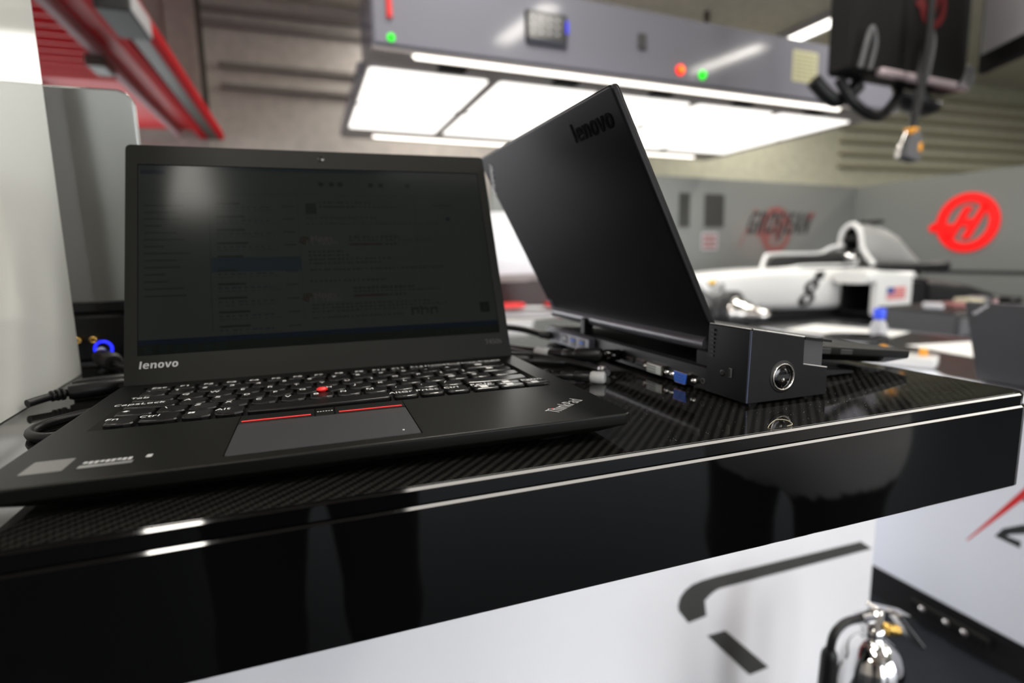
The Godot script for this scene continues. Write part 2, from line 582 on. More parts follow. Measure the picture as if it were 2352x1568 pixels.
func laptop_lid(root: Node3D, lid_deg: float, front: bool) -> MeshInstance3D:
	var a := deg_to_rad(lid_deg)
	var st := S()
	slab(st, 0.0008, 0.3302, -0.2185, 0.004, -0.0068, -0.0009, 0.005, 0.0018, 3)
	var lid := obj("lid", st, MT.lid_rubber, root)
	lid.transform = Transform3D(Basis(Vector3.RIGHT, Vector3(0, cos(a), sin(a)), Vector3(0, -sin(a), cos(a))), Vector3(0, 0.017, 0.002))
	st = S()
	var c := Vector2(0.1655, -0.10725)
	loft(st, [flat(rr(0.3278, 0.2209, 0.004, 4), -0.0012, c), flat(rr(0.3278, 0.2209, 0.004, 4), -0.0002, c), flat(rr(0.3268, 0.2199, 0.0036, 4), 0.0, c), flat(rr(0.324, 0.217, 0.0005, 4), 0.0, c)], false, false, false)
	plate(st, c.x - 0.162, c.x + 0.162, c.y - 0.1085, c.y + 0.1085, 0.0, [Rect2(0.0108, -0.1986, 0.3102, 0.1746)], [0.0009], [0.0])
	obj("bezel", st, MT.bezel, lid)
	for x in [0.03, 0.3]:
		st = S()
		tube(st, [Vector3(x - 0.018, -0.004, 0.0035), Vector3(x + 0.018, -0.004, 0.0035)], 0.0055, 14)
		obj("hinge", st, MT.well, lid)
	return lid

func keyboard(t: Node3D) -> void:
	var st: SurfaceTool
	# keyboard
	var u := 0.01905
	var x0 := 0.0223
	var rows := [
		[0.0268, 0.0105, [["Esc", 1.0], ["F1", 0.87], ["F2", 0.87], ["F3", 0.87], ["F4", 0.87], ["F5", 0.87], ["F6", 0.87], ["F7", 0.87], ["F8", 0.87], ["F9", 0.87], ["F10", 0.87], ["F11", 0.87], ["F12", 0.87], ["Home", 0.87], ["End", 0.87], ["Insert", 0.87], ["Delete", 0.95]]],
		[0.0434, 0.0163, [["`", 1.0], ["1", 1.0], ["2", 1.0], ["3", 1.0], ["4", 1.0], ["5", 1.0], ["6", 1.0], ["7", 1.0], ["8", 1.0], ["9", 1.0], ["0", 1.0], ["-", 1.0], ["=", 1.0], ["\u2190", 2.0]]],
		[0.0625, 0.0163, [["Tab", 1.5], ["Q", 1.0], ["W", 1.0], ["E", 1.0], ["R", 1.0], ["T", 1.0], ["Y", 1.0], ["U", 1.0], ["I", 1.0], ["O", 1.0], ["P", 1.0], ["[", 1.0], ["]", 1.0], ["\u21b5", 1.5]]],
		[0.0817, 0.0163, [["CapsLock", 1.75], ["A", 1.0], ["S", 1.0], ["D", 1.0], ["F", 1.0], ["G", 1.0], ["H", 1.0], ["J", 1.0], ["K", 1.0], ["L", 1.0], [";", 1.0], ["@", 1.0], ["#", 1.0], ["", 1.25]]],
		[0.1008, 0.0163, [["Shift", 1.25], ["\\", 1.0], ["Z", 1.0], ["X", 1.0], ["C", 1.0], ["V", 1.0], ["B", 1.0], ["N", 1.0], ["M", 1.0], [",", 1.0], [".", 1.0], ["/", 1.0], ["", 2.75]]],
		[0.1212, 0.0175, [["Fn", 0.98], ["Ctrl", 1.25], ["win", 1.0], ["Alt", 1.0], ["", 5.0], ["AltGr", 1.0], ["PrtSc", 1.0], ["Ctrl", 1.0]]],
	]
	var cache := {}
	for ri in rows.size():
		var x := x0
		for k in rows[ri][2]:
			var w: float = k[1] * u
			var d: float = rows[ri][1]
			var id := "%.4f %.4f" % [w, d]
			if not cache.has(id):
				cache[id] = key_mesh(w - 0.0026, d, ri == 0)
			var kk := obj("key", cache[id], MT.key, t)
			kk.position = Vector3(x + w / 2, 0.0148, rows[ri][0])
			var s: String = k[0]
			if s == "win":
				st = S()
				for a in 4:
					var qx := -0.0058 + (a % 2) * 0.002
					var qz := -0.0042 + (a / 2) * 0.0019
					box(st, Vector3(qx, 0.0032, qz), Vector3(qx + 0.0017, 0.00335, qz + 0.0016))
				obj("legend", st, MT.legend, kk)
			elif s == "Shift":
				st = S()
				XF = Transform3D(Basis(Vector3(1, 0, 0), Vector3(0, 0, -1), Vector3(0, 1, 0)), Vector3(-w / 2 + 0.006, 0.0032, -0.003))
				prism(st, PackedVector2Array([Vector2(-0.0022, 0), Vector2(0, 0.002), Vector2(0.0022, 0), Vector2(0.001, 0), Vector2(0.001, -0.0014), Vector2(-0.001, -0.0014), Vector2(-0.001, 0)]), 0.0, 0.00012)
				XF = Transform3D()
				obj("legend", st, MT.legend, kk)
			elif s != "":
				var big := s.length() == 1
				var fs := 0.0051 if big else (0.0028 if ri > 0 else 0.0021)
				var lx := -0.0042 if big else (-w / 2 + 0.0022 + s.length() * fs * 0.27 * 1.15)
				if ri == 0:
					lx = 0.0
				var lz := -0.0038 if ri > 0 else -0.0008
				words("legend", s, fs, MT.legend, kk, LIE, Vector3(lx, 0.0033, lz), 0.0, 0.0001, 1.15)
			x += w
	# half-height cursor keys
	var cm := key_mesh(0.0188, 0.0086, true)
	var gl := ["PgUp", "\u2191", "PgDn", "\u2190", "\u2193", "\u2192"]
	for i in 6:
		var kk := obj("key", cm, MT.key, t)
		kk.position = Vector3(x0 + (12.23 + 0.5) * u + (i % 3) * 0.0203 + 0.002, 0.0148, 0.1166 + (i / 3) * 0.0096)
		words("legend", gl[i], 0.003 if gl[i].length() > 1 else 0.0045, MT.legend, kk, LIE, Vector3(-0.0015, 0.0033, -0.0004), 0.0, 0.0001, 1.15)

func near_laptop() -> void:
	var t := thing("laptop", "open black laptop facing the camera with dim mail screen and red pointing stick", "laptop", Vector3(-0.6554, 1.05, -0.2542), -0.0138)
	laptop_base(t, true)
	var lid := laptop_lid(t, 67.43, true)
	# screen sheet with its own print
	var ar := []
	ar.resize(Mesh.ARRAY_MAX)
	var y := -0.00085
	ar[Mesh.ARRAY_VERTEX] = PackedVector3Array([Vector3(0.0112, y, -0.1984), Vector3(0.3206, y, -0.1984), Vector3(0.3206, y, -0.0244), Vector3(0.0112, y, -0.0244)])
	ar[Mesh.ARRAY_NORMAL] = PackedVector3Array([Vector3.UP, Vector3.UP, Vector3.UP, Vector3.UP])
	ar[Mesh.ARRAY_TEX_UV] = PackedVector2Array([Vector2(0, 0), Vector2(1, 0), Vector2(1, 1), Vector2(0, 1)])
	ar[Mesh.ARRAY_INDEX] = PackedInt32Array([0, 1, 2, 0, 2, 3])
	var am := ArrayMesh.new()
	am.add_surface_from_arrays(Mesh.PRIMITIVE_TRIANGLES, ar)
	obj("screen", am, screen_picture(), lid).set_meta("label", "dim screen showing a mail program")
	var faint := mat("faint_red", lin(0.011, 0.0045, 0.0045), 0.5, 0.0, 0.3)
	var fgrey := mat("faint_grey", lin(0.006, 0.006, 0.006), 0.5, 0.0, 0.3)
	for q in [[0.1605, -0.1265], [0.1600, -0.0707]]:
		words("mail_signature", "Haas", 0.0074, faint, lid, LIE, Vector3(q[0], y + 0.0001, q[1]), 0.0, 0.00005, 1.25)
		words("mail_signature", "F1 Team", 0.0042, fgrey, lid, LIE, Vector3(q[0], y + 0.0001, q[1] + 0.0045), 0.0, 0.00005, 1.2)
	var st := S(true)
	lathe(st, [Vector2(0.0, 0.0), Vector2(0.0022, 0.0001), Vector2(0.0028, 0.0004), Vector2(0.0033, 0.0001), Vector2(0.0034, -0.0004)], Vector3(0.1652, 0.0, -0.209), Vector3.UP, 18)
	obj("webcam", st, MT.emboss, lid)
	words("lettering", "lenovo", 0.0081, MT.print_grey, lid, LIE, Vector3(0.0262, 0.0, -0.0159), 1.1, 0.0002, 1.1, 0.12)
	words("lettering", "T450s", 0.0045, MT.stripe, lid, LIE, Vector3(0.313, 0.0, -0.0155), 0.0, 0.0001)
	keyboard(t)
	# red pointing stick
	st = S(true)
	lathe(st, [Vector2(0.0, 0.0046), Vector2(0.0026, 0.0044), Vector2(0.0039, 0.0037), Vector2(0.0042, 0.0029), Vector2(0.0036, 0.0022), Vector2(0.0024, 0.0016), Vector2(0.0022, -0.0018)], Vector3(0.151, 0.0165, 0.0905), Vector3.UP, 20)
	obj("pointing_stick", st, MT.red, t).set_meta("label", "red rubber pointing stick")
	# buttons and pad
	for b in [[0.1017, 0.1455, 0], [0.146, 0.1575, 1], [0.158, 0.2023, 2]]:
		st = S()
		slab(st, b[0], b[1], 0.1387, 0.1557, 0.0158, 0.0173, 0.0006, 0.0003)
		var bt := obj("button", st, MT.plastic, t)
		if b[2] == 1:
			for i in 6:
				st = S()
				box(st, Vector3(b[0] + 0.001 + i * 0.0017, 0.0173, 0.1468), Vector3(b[0] + 0.0021 + i * 0.0017, 0.0175, 0.1473))
				obj("dash", st, MT.legend, bt)
		else:
			var a: float = 0.1032 if b[2] == 0 else 0.1602
			st = S()
			slab(st, a, a + 0.0402, 0.1519, 0.1537, 0.0172, 0.0179, 0.0003, 0.0003)
			obj("red_bar", st, MT.red, bt)
	st = S()
	slab(st, 0.1019, 0.2021, 0.1565, 0.2156, 0.0158, 0.0171, 0.0018, 0.0002)
	var pad := obj("touchpad", st, MT.pad, t)
	st = S()
	lathe(st, [Vector2(0, 0.0002), Vector2(0.0006, 0.0002), Vector2(0.0006, 0)], Vector3(0.1934, 0.0171, 0.2068), Vector3.UP, 10)
	obj("mark", st, MT.legend, pad)
	# stickers and lettering on the palm rest
	st = S()
	slab(st, 0.0135, 0.031, 0.1895, 0.2085, 0.017, 0.0172, 0.0006, 0.00005)
	obj("sticker", st, MT.sticker, t)
	st = S()
	slab(st, 0.0362, 0.0602, 0.1975, 0.2095, 0.017, 0.0171, 0.0003, 0.00003)
	var lb := obj("sticker", st, MT.plastic, t)
	for i in 9:
		st = S()
		box(st, Vector3(0.0372 + i * 0.0024, 0.0171, 0.1985), Vector3(0.0389 + i * 0.0024, 0.0172, 0.2025 if i % 3 else 0.2015))
		obj("print", st, MT.print_grey, lb)
	st = S()
	box(st, Vector3(0.0368, 0.0171, 0.2042), Vector3(0.0598, 0.0172, 0.2082))
	obj("print", st, MT.silver, lb)
	st = S()
	box(st, Vector3(0.0642, 0.017, 0.1975), Vector3(0.0668, 0.0171, 0.2018))
	obj("sticker", st, MT.print_grey, t)
	var slant := LIE * Basis(Vector3(0, 0, 1), deg_to_rad(38))
	words("lettering", "Th\u0131nkPad", 0.0128, MT.print_grey, t, slant, Vector3(0.2995, 0.0171, 0.1945), 0.0, 0.0001, 0.68)
	st = S()
	lathe(st, [Vector2(0, 0.0002), Vector2(0.0006, 0.0002), Vector2(0.0006, 0)], Vector3(0.2890, 0.017, 0.1985), Vector3.UP, 10)
	obj("red_dot", st, MT.red, t)

func docked_laptop() -> void:
	var ti := 0.1145
	var b := Basis(Vector3.UP, PI / 2) * Basis(Vector3.RIGHT, ti)
	var t := thing("laptop", "black laptop on docking station seen from behind, lid leaning toward the near laptop", "laptop")
	t.transform = Transform3D(b, Vector3(-0.1945, 1.0918, -0.104) - b.y * 0.017)
	laptop_base(t, false)
	var lid := laptop_lid(t, 56.2, false)
	keyboard(t)
	var sc := S()
	slab(sc, 0.0112, 0.3206, -0.1984, -0.0244, -0.0012, -0.00075, 0.0005, 0.0001)
	obj("screen", sc, MT.screen_off, lid)
	var back := Basis(Vector3(-1, 0, 0), Vector3(0, 0, -1), Vector3(0, -1, 0))
	words("lettering", "lenovo", 0.0205, MT.emboss, lid, back, Vector3(0.0478, -0.0070, -0.1975), 1.2, 0.0006, 1.02, 0.12)
	var tp := back * Basis(Vector3(0, 0, 1), deg_to_rad(-135))
	words("lettering", "ThinkPad", 0.0105, MT.legend, lid, tp, Vector3(0.3125, -0.0070, -0.190), 1.0, 0.0005)
	var st := S()
	box(st, Vector3(0.3165, -0.0071, -0.0185), Vector3(0.3285, -0.0067, -0.0125))
	box(st, Vector3(0.3165, -0.0071, -0.0105), Vector3(0.3285, -0.0067, -0.0045))
	obj("vent_grille", st, MT.port_block, lid)
	st = S()
	XF = Transform3D()
	tube(st, [Vector3(0.01, 0.0125, -0.0045), Vector3(0.32, 0.0125, -0.0045)], 0.0062, 14)
	obj("hinge_bar", st, MT.hinge_satin, t)
	# ports on the visible left edge
	for q in [[0.110, 0.121, 0.0105, 0.0152], [0.1335, 0.1475, 0.0108, 0.0148]]:
		st = S()
		box(st, Vector3(-0.0006, q[2], q[0]), Vector3(0.001, q[3], q[1]), 0.0002)
		var p := obj("port", st, MT.dock_grey, t)
		st = S()
		box(st, Vector3(-0.0008, q[2] + 0.0006, q[0] + 0.0006), Vector3(0.0006, q[3] - 0.0006, q[1] - 0.0006))
		obj("opening", st, MT.port_dark, p)

func screw(st: SurfaceTool, at: Vector3) -> void:
	lathe(st, [Vector2(0, 0.004), Vector2(0.0012, 0.004), Vector2(0.0014, 0.0032), Vector2(0.0022, 0.003), Vector2(0.0022, 0.0)], at, Vector3(-1, 0, 0), 6)

func dock() -> void:
	var o := Vector3(-0.17, 1.05, -0.25)
	var t := thing("docking_station", "black docking station with video ports and round key lock under the docked laptop", "docking station", o)
	XF = Transform3D(Basis(), -o)
	var st := S()
	# low body: profile in x-y extruded along z
	prism(st, PackedVector2Array([Vector2(-0.212, 1.053), Vector2(-0.211, 1.0705), Vector2(-0.2075, 1.0725), Vector2(-0.19, 1.0705), Vector2(-0.05, 1.0545), Vector2(-0.05, 1.053)]), -0.42, -0.1)
	obj("body", st, MT.dock_black, t)
	for q in [Vector2(-0.2, -0.12), Vector2(-0.2, -0.4), Vector2(-0.065, -0.12), Vector2(-0.065, -0.4), Vector2(-0.2, -0.065), Vector2(-0.145, -0.065)]:
		st = S()
		slab(st, q.x - 0.006, q.x + 0.006, q.y - 0.005, q.y + 0.005, 1.05, 1.0535, 0.003, 0.0003)
		obj("foot", st, MT.cable, t)
	# near tower with sloping top and the notch for the laptop corner
	st = S()
	XF = Transform3D(Basis(), -o)
	var prof := PackedVector2Array([Vector2(-0.2122, 1.0525), Vector2(-0.2105, 1.1065), Vector2(-0.2095, 1.1078), Vector2(-0.1600, 1.0990), Vector2(-0.1600, 1.0780), Vector2(-0.1358, 1.0735), Vector2(-0.1352, 1.0525)])
	prism(st, prof, -0.0998, -0.0536)
	var tower := obj("tower", st, MT.dock_black, t)
	XF = Transform3D(Basis(), -o)
	st = S()
	prism(st, PackedVector2Array([Vector2(-0.1594, 1.0989), Vector2(-0.1325, 1.0945), Vector2(-0.1325, 1.0927), Vector2(-0.1594, 1.0968)]), -0.0998, -0.0534)
	obj("cap", st, MT.dock_black, t)
	st = S()
	box(st, Vector3(-0.1600, 1.0745, -0.098), Vector3(-0.1385, 1.0965, -0.0562))
	obj("inner_plate", st, MT.dock_grey, t)
	st = S()
	tube(st, [Vector3(-0.2121, 1.053, -0.0540), Vector3(-0.2104, 1.1068, -0.0540)], 0.0008, 6)
	obj("corner_trim", st, MT.dock_edge, tower)
	st = S()
	tube(st, [Vector3(-0.2093, 1.1076, -0.0539), Vector3(-0.1602, 1.0989, -0.0539)], 0.0007, 6)
	obj("edge_highlight", st, MT.silver, tower)  # silver line painting the highlight a chamfered edge would catch
	st = S()
	tube(st, [Vector3(-0.2097, 1.1074, -0.0545), Vector3(-0.2097, 1.1074, -0.0995)], 0.0005, 6)
	obj("edge_highlight", st, MT.silver, tower)
	st = S()
	tube(st, [Vector3(-0.1598, 1.0779, -0.0539), Vector3(-0.1358, 1.0735, -0.0539)], 0.0005, 6)
	obj("edge_highlight", st, MT.silver, tower)
	# slotted vent and small round hole, lock slot on the rear face
	for i in 7:
		st = S()
		box(st, Vector3(-0.2117, 1.0815 + i * 0.0034, -0.0965), Vector3(-0.2098, 1.0832 + i * 0.0034, -0.0925))
		obj("vent_slot", st, MT.port_dark, tower)
	st = S(true)
	lathe(st, [Vector2(0, 0.0004), Vector2(0.0015, 0.0006), Vector2(0.0026, 0.0004), Vector2(0.0028, 0.0)], Vector3(-0.2115, 1.0705, -0.0815), Vector3(-1, 0, 0), 16)
	obj("screw_hole", st, MT.port_dark, tower)
	st = S()
	box(st, Vector3(-0.2123, 1.0688, -0.0735), Vector3(-0.2105, 1.0758, -0.0710))
	var slot := obj("lock_slot", st, MT.silver, tower)
	st = S()
	box(st, Vector3(-0.2126, 1.0692, -0.0733), Vector3(-0.2110, 1.0754, -0.0718))
	obj("opening", st, MT.port_dark, slot)
	# round key lock on the end face
	var lk := Vector3(-0.1795, 1.0700, -0.0536)
	st = S(true)
	lathe(st, [Vector2(0.0124, -0.001), Vector2(0.0124, 0.0002), Vector2(0.0100, 0.0003)], lk, Vector3(0, 0, 1), 40)
	obj("lock_seat", st, MT.port_dark, t)
	st = S(true)
	lathe(st, [Vector2(0.0103, -0.001), Vector2(0.0103, 0.0012), Vector2(0.0099, 0.0016), Vector2(0.0093, 0.0014), Vector2(0.0091, 0.0004)], lk, Vector3(0, 0, 1), 40)
	var lock := obj("key_lock", st, MT.steel, t)
	st = S(true)
	lathe(st, [Vector2(0.0092, 0.0002), Vector2(0.0088, 0.0008), Vector2(0.0036, 0.0006)], lk, Vector3(0, 0, 1), 32)
	obj("plug", st, MT.gloss_black, lock)
	st = S()
	lathe(st, [Vector2(0, -0.0005), Vector2(0.0036, -0.0005), Vector2(0.0036, 0.0007)], lk, Vector3(0, 0, 1), 20)
	box(st, lk + Vector3(-0.0055, -0.0017, 0.0002), lk + Vector3(0.0055, 0.0017, 0.0010))
	obj("keyhole", st, MT.port_dark, lock)
	st = S(true)
	lathe(st, [Vector2(0, 0.0016), Vector2(0.001, 0.0014), Vector2(0.0015, 0.0005)], lk + Vector3(0, -0.0022, 0), Vector3(0, 0, 1), 12)
	obj("lock_pin", st, MT.steel, lock)
	# video connectors
	st = S()
	box(st, Vector3(-0.2135, 1.0560, -0.2215), Vector3(-0.2105, 1.0612, -0.2095), 0.0006)
	var pt := obj("video_port", st, MT.dock_grey, t)
	st = S()
	box(st, Vector3(-0.2139, 1.0570, -0.2205), Vector3(-0.2120, 1.0602, -0.2105))
	obj("opening", st, MT.port_dark, pt)
	st = S()
	box(st, Vector3(-0.2140, 1.0562, -0.2020), Vector3(-0.2105, 1.0625, -0.1870), 0.0008)
	pt = obj("video_port", st, MT.steel, t)
	st = S()
	box(st, Vector3(-0.2144, 1.0570, -0.2010), Vector3(-0.2120, 1.0617, -0.1880), 0.0004)
	obj("opening", st, MT.port_dark, pt)
	# white video connector
	st = S()
	box(st, Vector3(-0.2160, 1.0515 + 0.002, -0.1805), Vector3(-0.2105, 1.0632, -0.1560), 0.0009)
	pt = obj("video_port", st, MT.steel, t)
	st = S()
	box(st, Vector3(-0.2166, 1.0541, -0.1795), Vector3(-0.2140, 1.0623, -0.1570), 0.0006)
	var fc := obj("face", st, MT.port_white, pt)
	fc.set_meta("label", "pale video connector face")
	for i in 8:
		for j in 3:
			st = S()
			box(st, Vector3(-0.2168, 1.0553 + j * 0.0024, -0.1785 + i * 0.0019), Vector3(-0.2160, 1.0565 + j * 0.0024, -0.1774 + i * 0.0019))
			obj("pin_hole", st, MT.dock_grey, pt)
	# blue video connector, D shaped
	XF = Transform3D(Basis(Vector3(0, 0, 1), Vector3(0, 1, 0), Vector3(-1, 0, 0)), Vector3(-0.2105, 1.0578, -0.1285) - o)
	st = S()
	prism(st, PackedVector2Array([Vector2(-0.0088, 0.005), Vector2(0.0088, 0.005), Vector2(0.0094, 0.0042), Vector2(0.0078, -0.0044), Vector2(0.007, -0.005), Vector2(-0.007, -0.005), Vector2(-0.0078, -0.0044), Vector2(-0.0094, 0.0042)]), 0.0, 0.0055)
	pt = obj("video_port", st, MT.steel, t)
	st = S()
	prism(st, PackedVector2Array([Vector2(-0.0082, 0.0044), Vector2(0.0082, 0.0044), Vector2(0.0087, 0.0038), Vector2(0.0073, -0.0039), Vector2(0.0066, -0.0044), Vector2(-0.0066, -0.0044), Vector2(-0.0073, -0.0039), Vector2(-0.0087, 0.0038)]), 0.003, 0.006)
	obj("face", st, MT.port_blue, pt).set_meta("label", "blue video connector face")
	for j in 3:
		for i in 5:
			st = S()
			lathe(st, [Vector2(0, 0.0062), Vector2(0.00055, 0.0062), Vector2(0.00055, 0.0058)], Vector3(-0.0058 + i * 0.0026 + (0.0013 if j == 1 else 0.0), 0.0024 - j * 0.0024, 0), Vector3(0, 0, 1), 6)
			obj("pin_hole", st, MT.flag_blue, pt)
	XF = Transform3D(Basis(), -o)
	for q in [[1.0578, -0.1850], [1.0578, -0.1515], [1.0578, -0.1435], [1.0578, -0.1135]]:
		st = S()
		screw(st, Vector3(-0.2115, q[0], q[1]))
		obj("screw", st, MT.chrome, t)
	st = S(true)
	lathe(st, [Vector2(0.0014, -0.001), Vector2(0.0016, 0.0008), Vector2(0.0026, 0.001), Vector2(0.0029, 0.0)], Vector3(-0.2112, 1.0592, -0.1040), Vector3(-1, 0, 0), 16)
	obj("audio_jack", st, MT.dock_grey, t)
	# raised block of data ports at the far end
	st = S()
	box(st, Vector3(-0.2190, 1.0535, -0.4120), Vector3(-0.1980, 1.0700, -0.2900), 0.0012)
	var bl := obj("port_block", st, MT.port_block, t)  # blue-grey puts reflected light into the black dock's colour
	for i in 5:
		st = S()
		var z: float = -0.398 + i * 0.0225
		box(st, Vector3(-0.2196, 1.0565, z - 0.0065), Vector3(-0.2150, 1.0665, z + 0.0065), 0.0003)
		obj("data_port", st, MT.port_dark, bl)
		st = S()
		box(st, Vector3(-0.2200, 1.0620, z - 0.0045), Vector3(-0.2160, 1.0648, z + 0.0050))
		obj("port_tongue", st, [MT.gold, MT.port_dark, MT.port_white, MT.port_blue, MT.port_blue][i], bl)
	st = S()
	box(st, Vector3(-0.2100, 1.0700, -0.3300), Vector3(-0.1980, 1.0900, -0.3180), 0.002)
	obj("latch_post", st, MT.dock_black, t)
	st = S()
	box(st, Vector3(-0.2085, 1.0705, -0.1180), Vector3(-0.1960, 1.0840, -0.1000), 0.001)
	obj("latch_post", st, MT.dock_black, t)
	XF = Transform3D()

func cable(called: String, label: String, path: Array, r: float, extras: Array) -> void:
	var o: Vector3 = path[path.size() - 1]
	o.y = 1.05
	var t := thing(called, label, "cable", o)
	XF = Transform3D(Basis(), -o)
	var st := S(true)
	tube(st, smooth_path(path, 8), r, 10)
	obj("cord", st, MT.cable, t)
	for e in extras:
		XF = Transform3D(Basis(), -o)
		st = S(true)
		tube(st, [e[1], e[1].lerp(e[2], 0.08), e[1].lerp(e[2], 0.92), e[2]], [e[3] * 0.85, e[3], e[3], e[3] * 0.8], 14)
		obj(e[0], st, e[4], t)
	XF = Transform3D()

# ------------------------------------------------------------------ the place
func room() -> void:
	var st := S()
	box(st, Vector3(-6.2, -0.2, -8.8), Vector3(16.2, 0.0, 7.0))
	struct("floor", st, MT.floor)
	st = S()
	box(st, Vector3(-6.2, 4.6, -8.8), Vector3(16.2, 4.8, 7.2))
	struct("ceiling", st, MT.ceiling)
	st = S()
	box(st, Vector3(-1.55, 0.0, -8.8), Vector3(5.0, 4.6, -8.55))
	box(st, Vector3(-6.2, 2.5, -8.8), Vector3(-1.55, 4.6, -8.55))
	box(st, Vector3(-6.2, 0.0, -8.8), Vector3(-5.9, 2.5, -8.55))
	var wb := struct("wall_back", st, MT.wall)
	st = S()
	box(st, Vector3(-1.95, 0.0, -8.56), Vector3(-1.55, 4.6, -8.42))
	obj("pilaster", st, MT.wall, wb)
	for q in [[3.74, 0.05], [3.47, 0.045], [4.25, 0.06], [4.42, 0.05]]:
		st = S()
		box(st, Vector3(-1.38 if q[0] < 4 else -1.9, q[0] - q[1], -8.56), Vector3(5.0, q[0] + q[1] * 0.4, -8.47), 0.01)
		obj("wall_rib", st, MT.conduit, wb)
	st = S()
	box(st, Vector3(5.0, 0.0, -8.8), Vector3(16.2, 4.6, -8.55))
	var wr := struct("wall_rear", st, MT.wall_olive)
	for i in 7:
		st = S()
		box(st, Vector3(9.6, 2.75 + i * 0.24, -8.56), Vector3(16.0, 2.84 + i * 0.24, -8.46), 0.01)
		obj("wall_rib", st, MT.rib_olive, wr)
	st = S()
	box(st, Vector3(-6.2, 0.0, -8.55), Vector3(-6.0, 4.6, -7.9))
	box(st, Vector3(-6.2, 2.6, -7.9), Vector3(-6.0, 4.6, -2.2))  # side opening below this, added so daylight reaches the red slats
	box(st, Vector3(-6.2, 0.0, -2.2), Vector3(-6.0, 4.6, 7.0))
	struct("wall_left", st, MT.wall)
	st = S()
	box(st, Vector3(16.0, 0.0, -8.55), Vector3(16.2, 4.6, 7.0))
	struct("wall_right", st, MT.wall_olive)
	# front of the garage: lintel and piers round the wide opening to the pit lane
	st = S()
	box(st, Vector3(-6.2, 3.3, 7.0), Vector3(16.2, 4.6, 7.2))
	box(st, Vector3(-6.2, 0.0, 7.0), Vector3(-1.4, 3.3, 7.2))
	box(st, Vector3(10.0, 0.0, 7.0), Vector3(16.2, 3.3, 7.2))
	struct("wall_front", st, MT.wall)
	st = S()
	box(st, Vector3(-25, -0.25, 7.2), Vector3(30, -0.02, 40))
	box(st, Vector3(-25, -0.25, -40), Vector3(30, -0.02, -8.8))
	box(st, Vector3(-25, -0.25, -8.8), Vector3(-6.2, -0.02, 7.2))
	struct("floor_pit_lane", st, MT.asphalt)
	# red sectional door run back under the ceiling: slats across, rails along
	st = S()
	box(st, Vector3(-5.6, 2.83, -8.3), Vector3(-1.62, 2.86, 0.0))
	var d := struct("door_1", st, MT.door_red)
	for i in 44:
		st = S()
		var z := -8.2 + i * 0.185
		tube(st, [Vector3(-5.55, 2.85, z), Vector3(-2.7 if i < 12 else -1.95, 2.85, z)], 0.085, 14)
		obj("slat", st, MT.door_red, d)
	for q in [[-1.9, 0.035, "rail"], [-2.74, 0.035, "rail"], [-1.62, 0.05, "door_frame"], [-1.5, 0.06, "rail_dark"], [-1.42, 0.03, "door_frame"]]:
		st = S()
		box(st, Vector3(q[0] - q[1], 2.74, -8.4), Vector3(q[0] + q[1], 2.84, 0.0), 0.01)
		obj("guide_rail", st, MT[q[2]], d)
	st = S()
	box(st, Vector3(-1.98, 2.66, -5.45), Vector3(-1.84, 2.75, -5.15), 0.015)
	obj("bracket", st, MT.rail_dark, d)
	st = S()
	box(st, Vector3(-1.55, 2.62, -4.35), Vector3(-1.36, 2.76, -3.85), 0.01)
	var db := obj("drive_box", st, MT.recess, d)
	st = S()
	box(st, Vector3(-1.362, 2.63, -4.34), Vector3(-1.355, 2.75, -3.86))
	obj("cover", st, MT.grey_panel, db)
	for z in [-7.9, -4.2, -0.5]:
		st = S()
		box(st, Vector3(-1.53, 2.84, z - 0.03), Vector3(-1.47, 4.6, z + 0.03))
		obj("hanger", st, MT.rail_dark, d)
		st = S()
		box(st, Vector3(-5.3, 2.84, z - 0.03), Vector3(-5.24, 4.6, z + 0.03))
		obj("hanger", st, MT.rail_dark, d)

func ceiling_lamp(x: float, z: float, label: String, power: float) -> void:
	var t := thing("ceiling_lamp", label, "lamp", Vector3(x, 4.6, z), 0.0, "ceiling lamps of the garage")
	var st := S()
	prism(st, PackedVector2Array([Vector2(-0.2, -0.13), Vector2(-0.16, 0.0), Vector2(0.16, 0.0), Vector2(0.2, -0.13), Vector2(0.17, -0.13), Vector2(0.14, -0.03), Vector2(-0.14, -0.03), Vector2(-0.17, -0.13)]), -0.8, 0.8)
	obj("housing", st, MT.grey_panel, t)
	st = S()
	box(st, Vector3(-0.15, -0.12, -0.76), Vector3(0.15, -0.1, 0.76), 0.004)
	obj("diffuser", st, MT.tube_glow, t)
	var l := AreaLight3D.new()
	l.name = "light"
	l.area_size = Vector2(0.3, 1.5)
	l.light_energy = power
	l.light_color = Color(1, 0.98, 0.94)
	l.shadow_enabled = true
	l.area_range = 30.0
	t.add_child(l)
	l.position = Vector3(0, -0.13, 0)
	l.rotation.x = -PI / 2

func batten() -> void:
	var t := thing("linear_lamp", "long slim lamp hung lengthwise above the desk", "lamp", Vector3(2.45, 2.95, 0.845))
	var st := S()
	box(st, Vector3(-2.68, 0.01, -0.09), Vector3(2.7, 0.07, 0.09), 0.006)
	obj("housing", st, MT.grey_panel, t)
	st = S()
	box(st, Vector3(-2.65, -0.005, -0.075), Vector3(2.67, 0.012, 0.075), 0.003)
	obj("diffuser", st, MT.strip_glow, t)
	for x in [-2.2, 2.2]:
		st = S()
		tube(st, [Vector3(x, 0.06, 0), Vector3(x, 1.65, 0)], 0.006, 8)
		obj("hanger", st, MT.rail_dark, t)
	var l := AreaLight3D.new()
	l.name = "light"
	l.area_size = Vector2(5.3, 0.15)
	l.light_energy = 2.2
	l.light_color = Color(1, 0.98, 0.94)
	l.shadow_enabled = true
	l.area_range = 30.0
	t.add_child(l)
	l.position = Vector3(0.01, -0.012, 0)
	l.rotation.x = -PI / 2

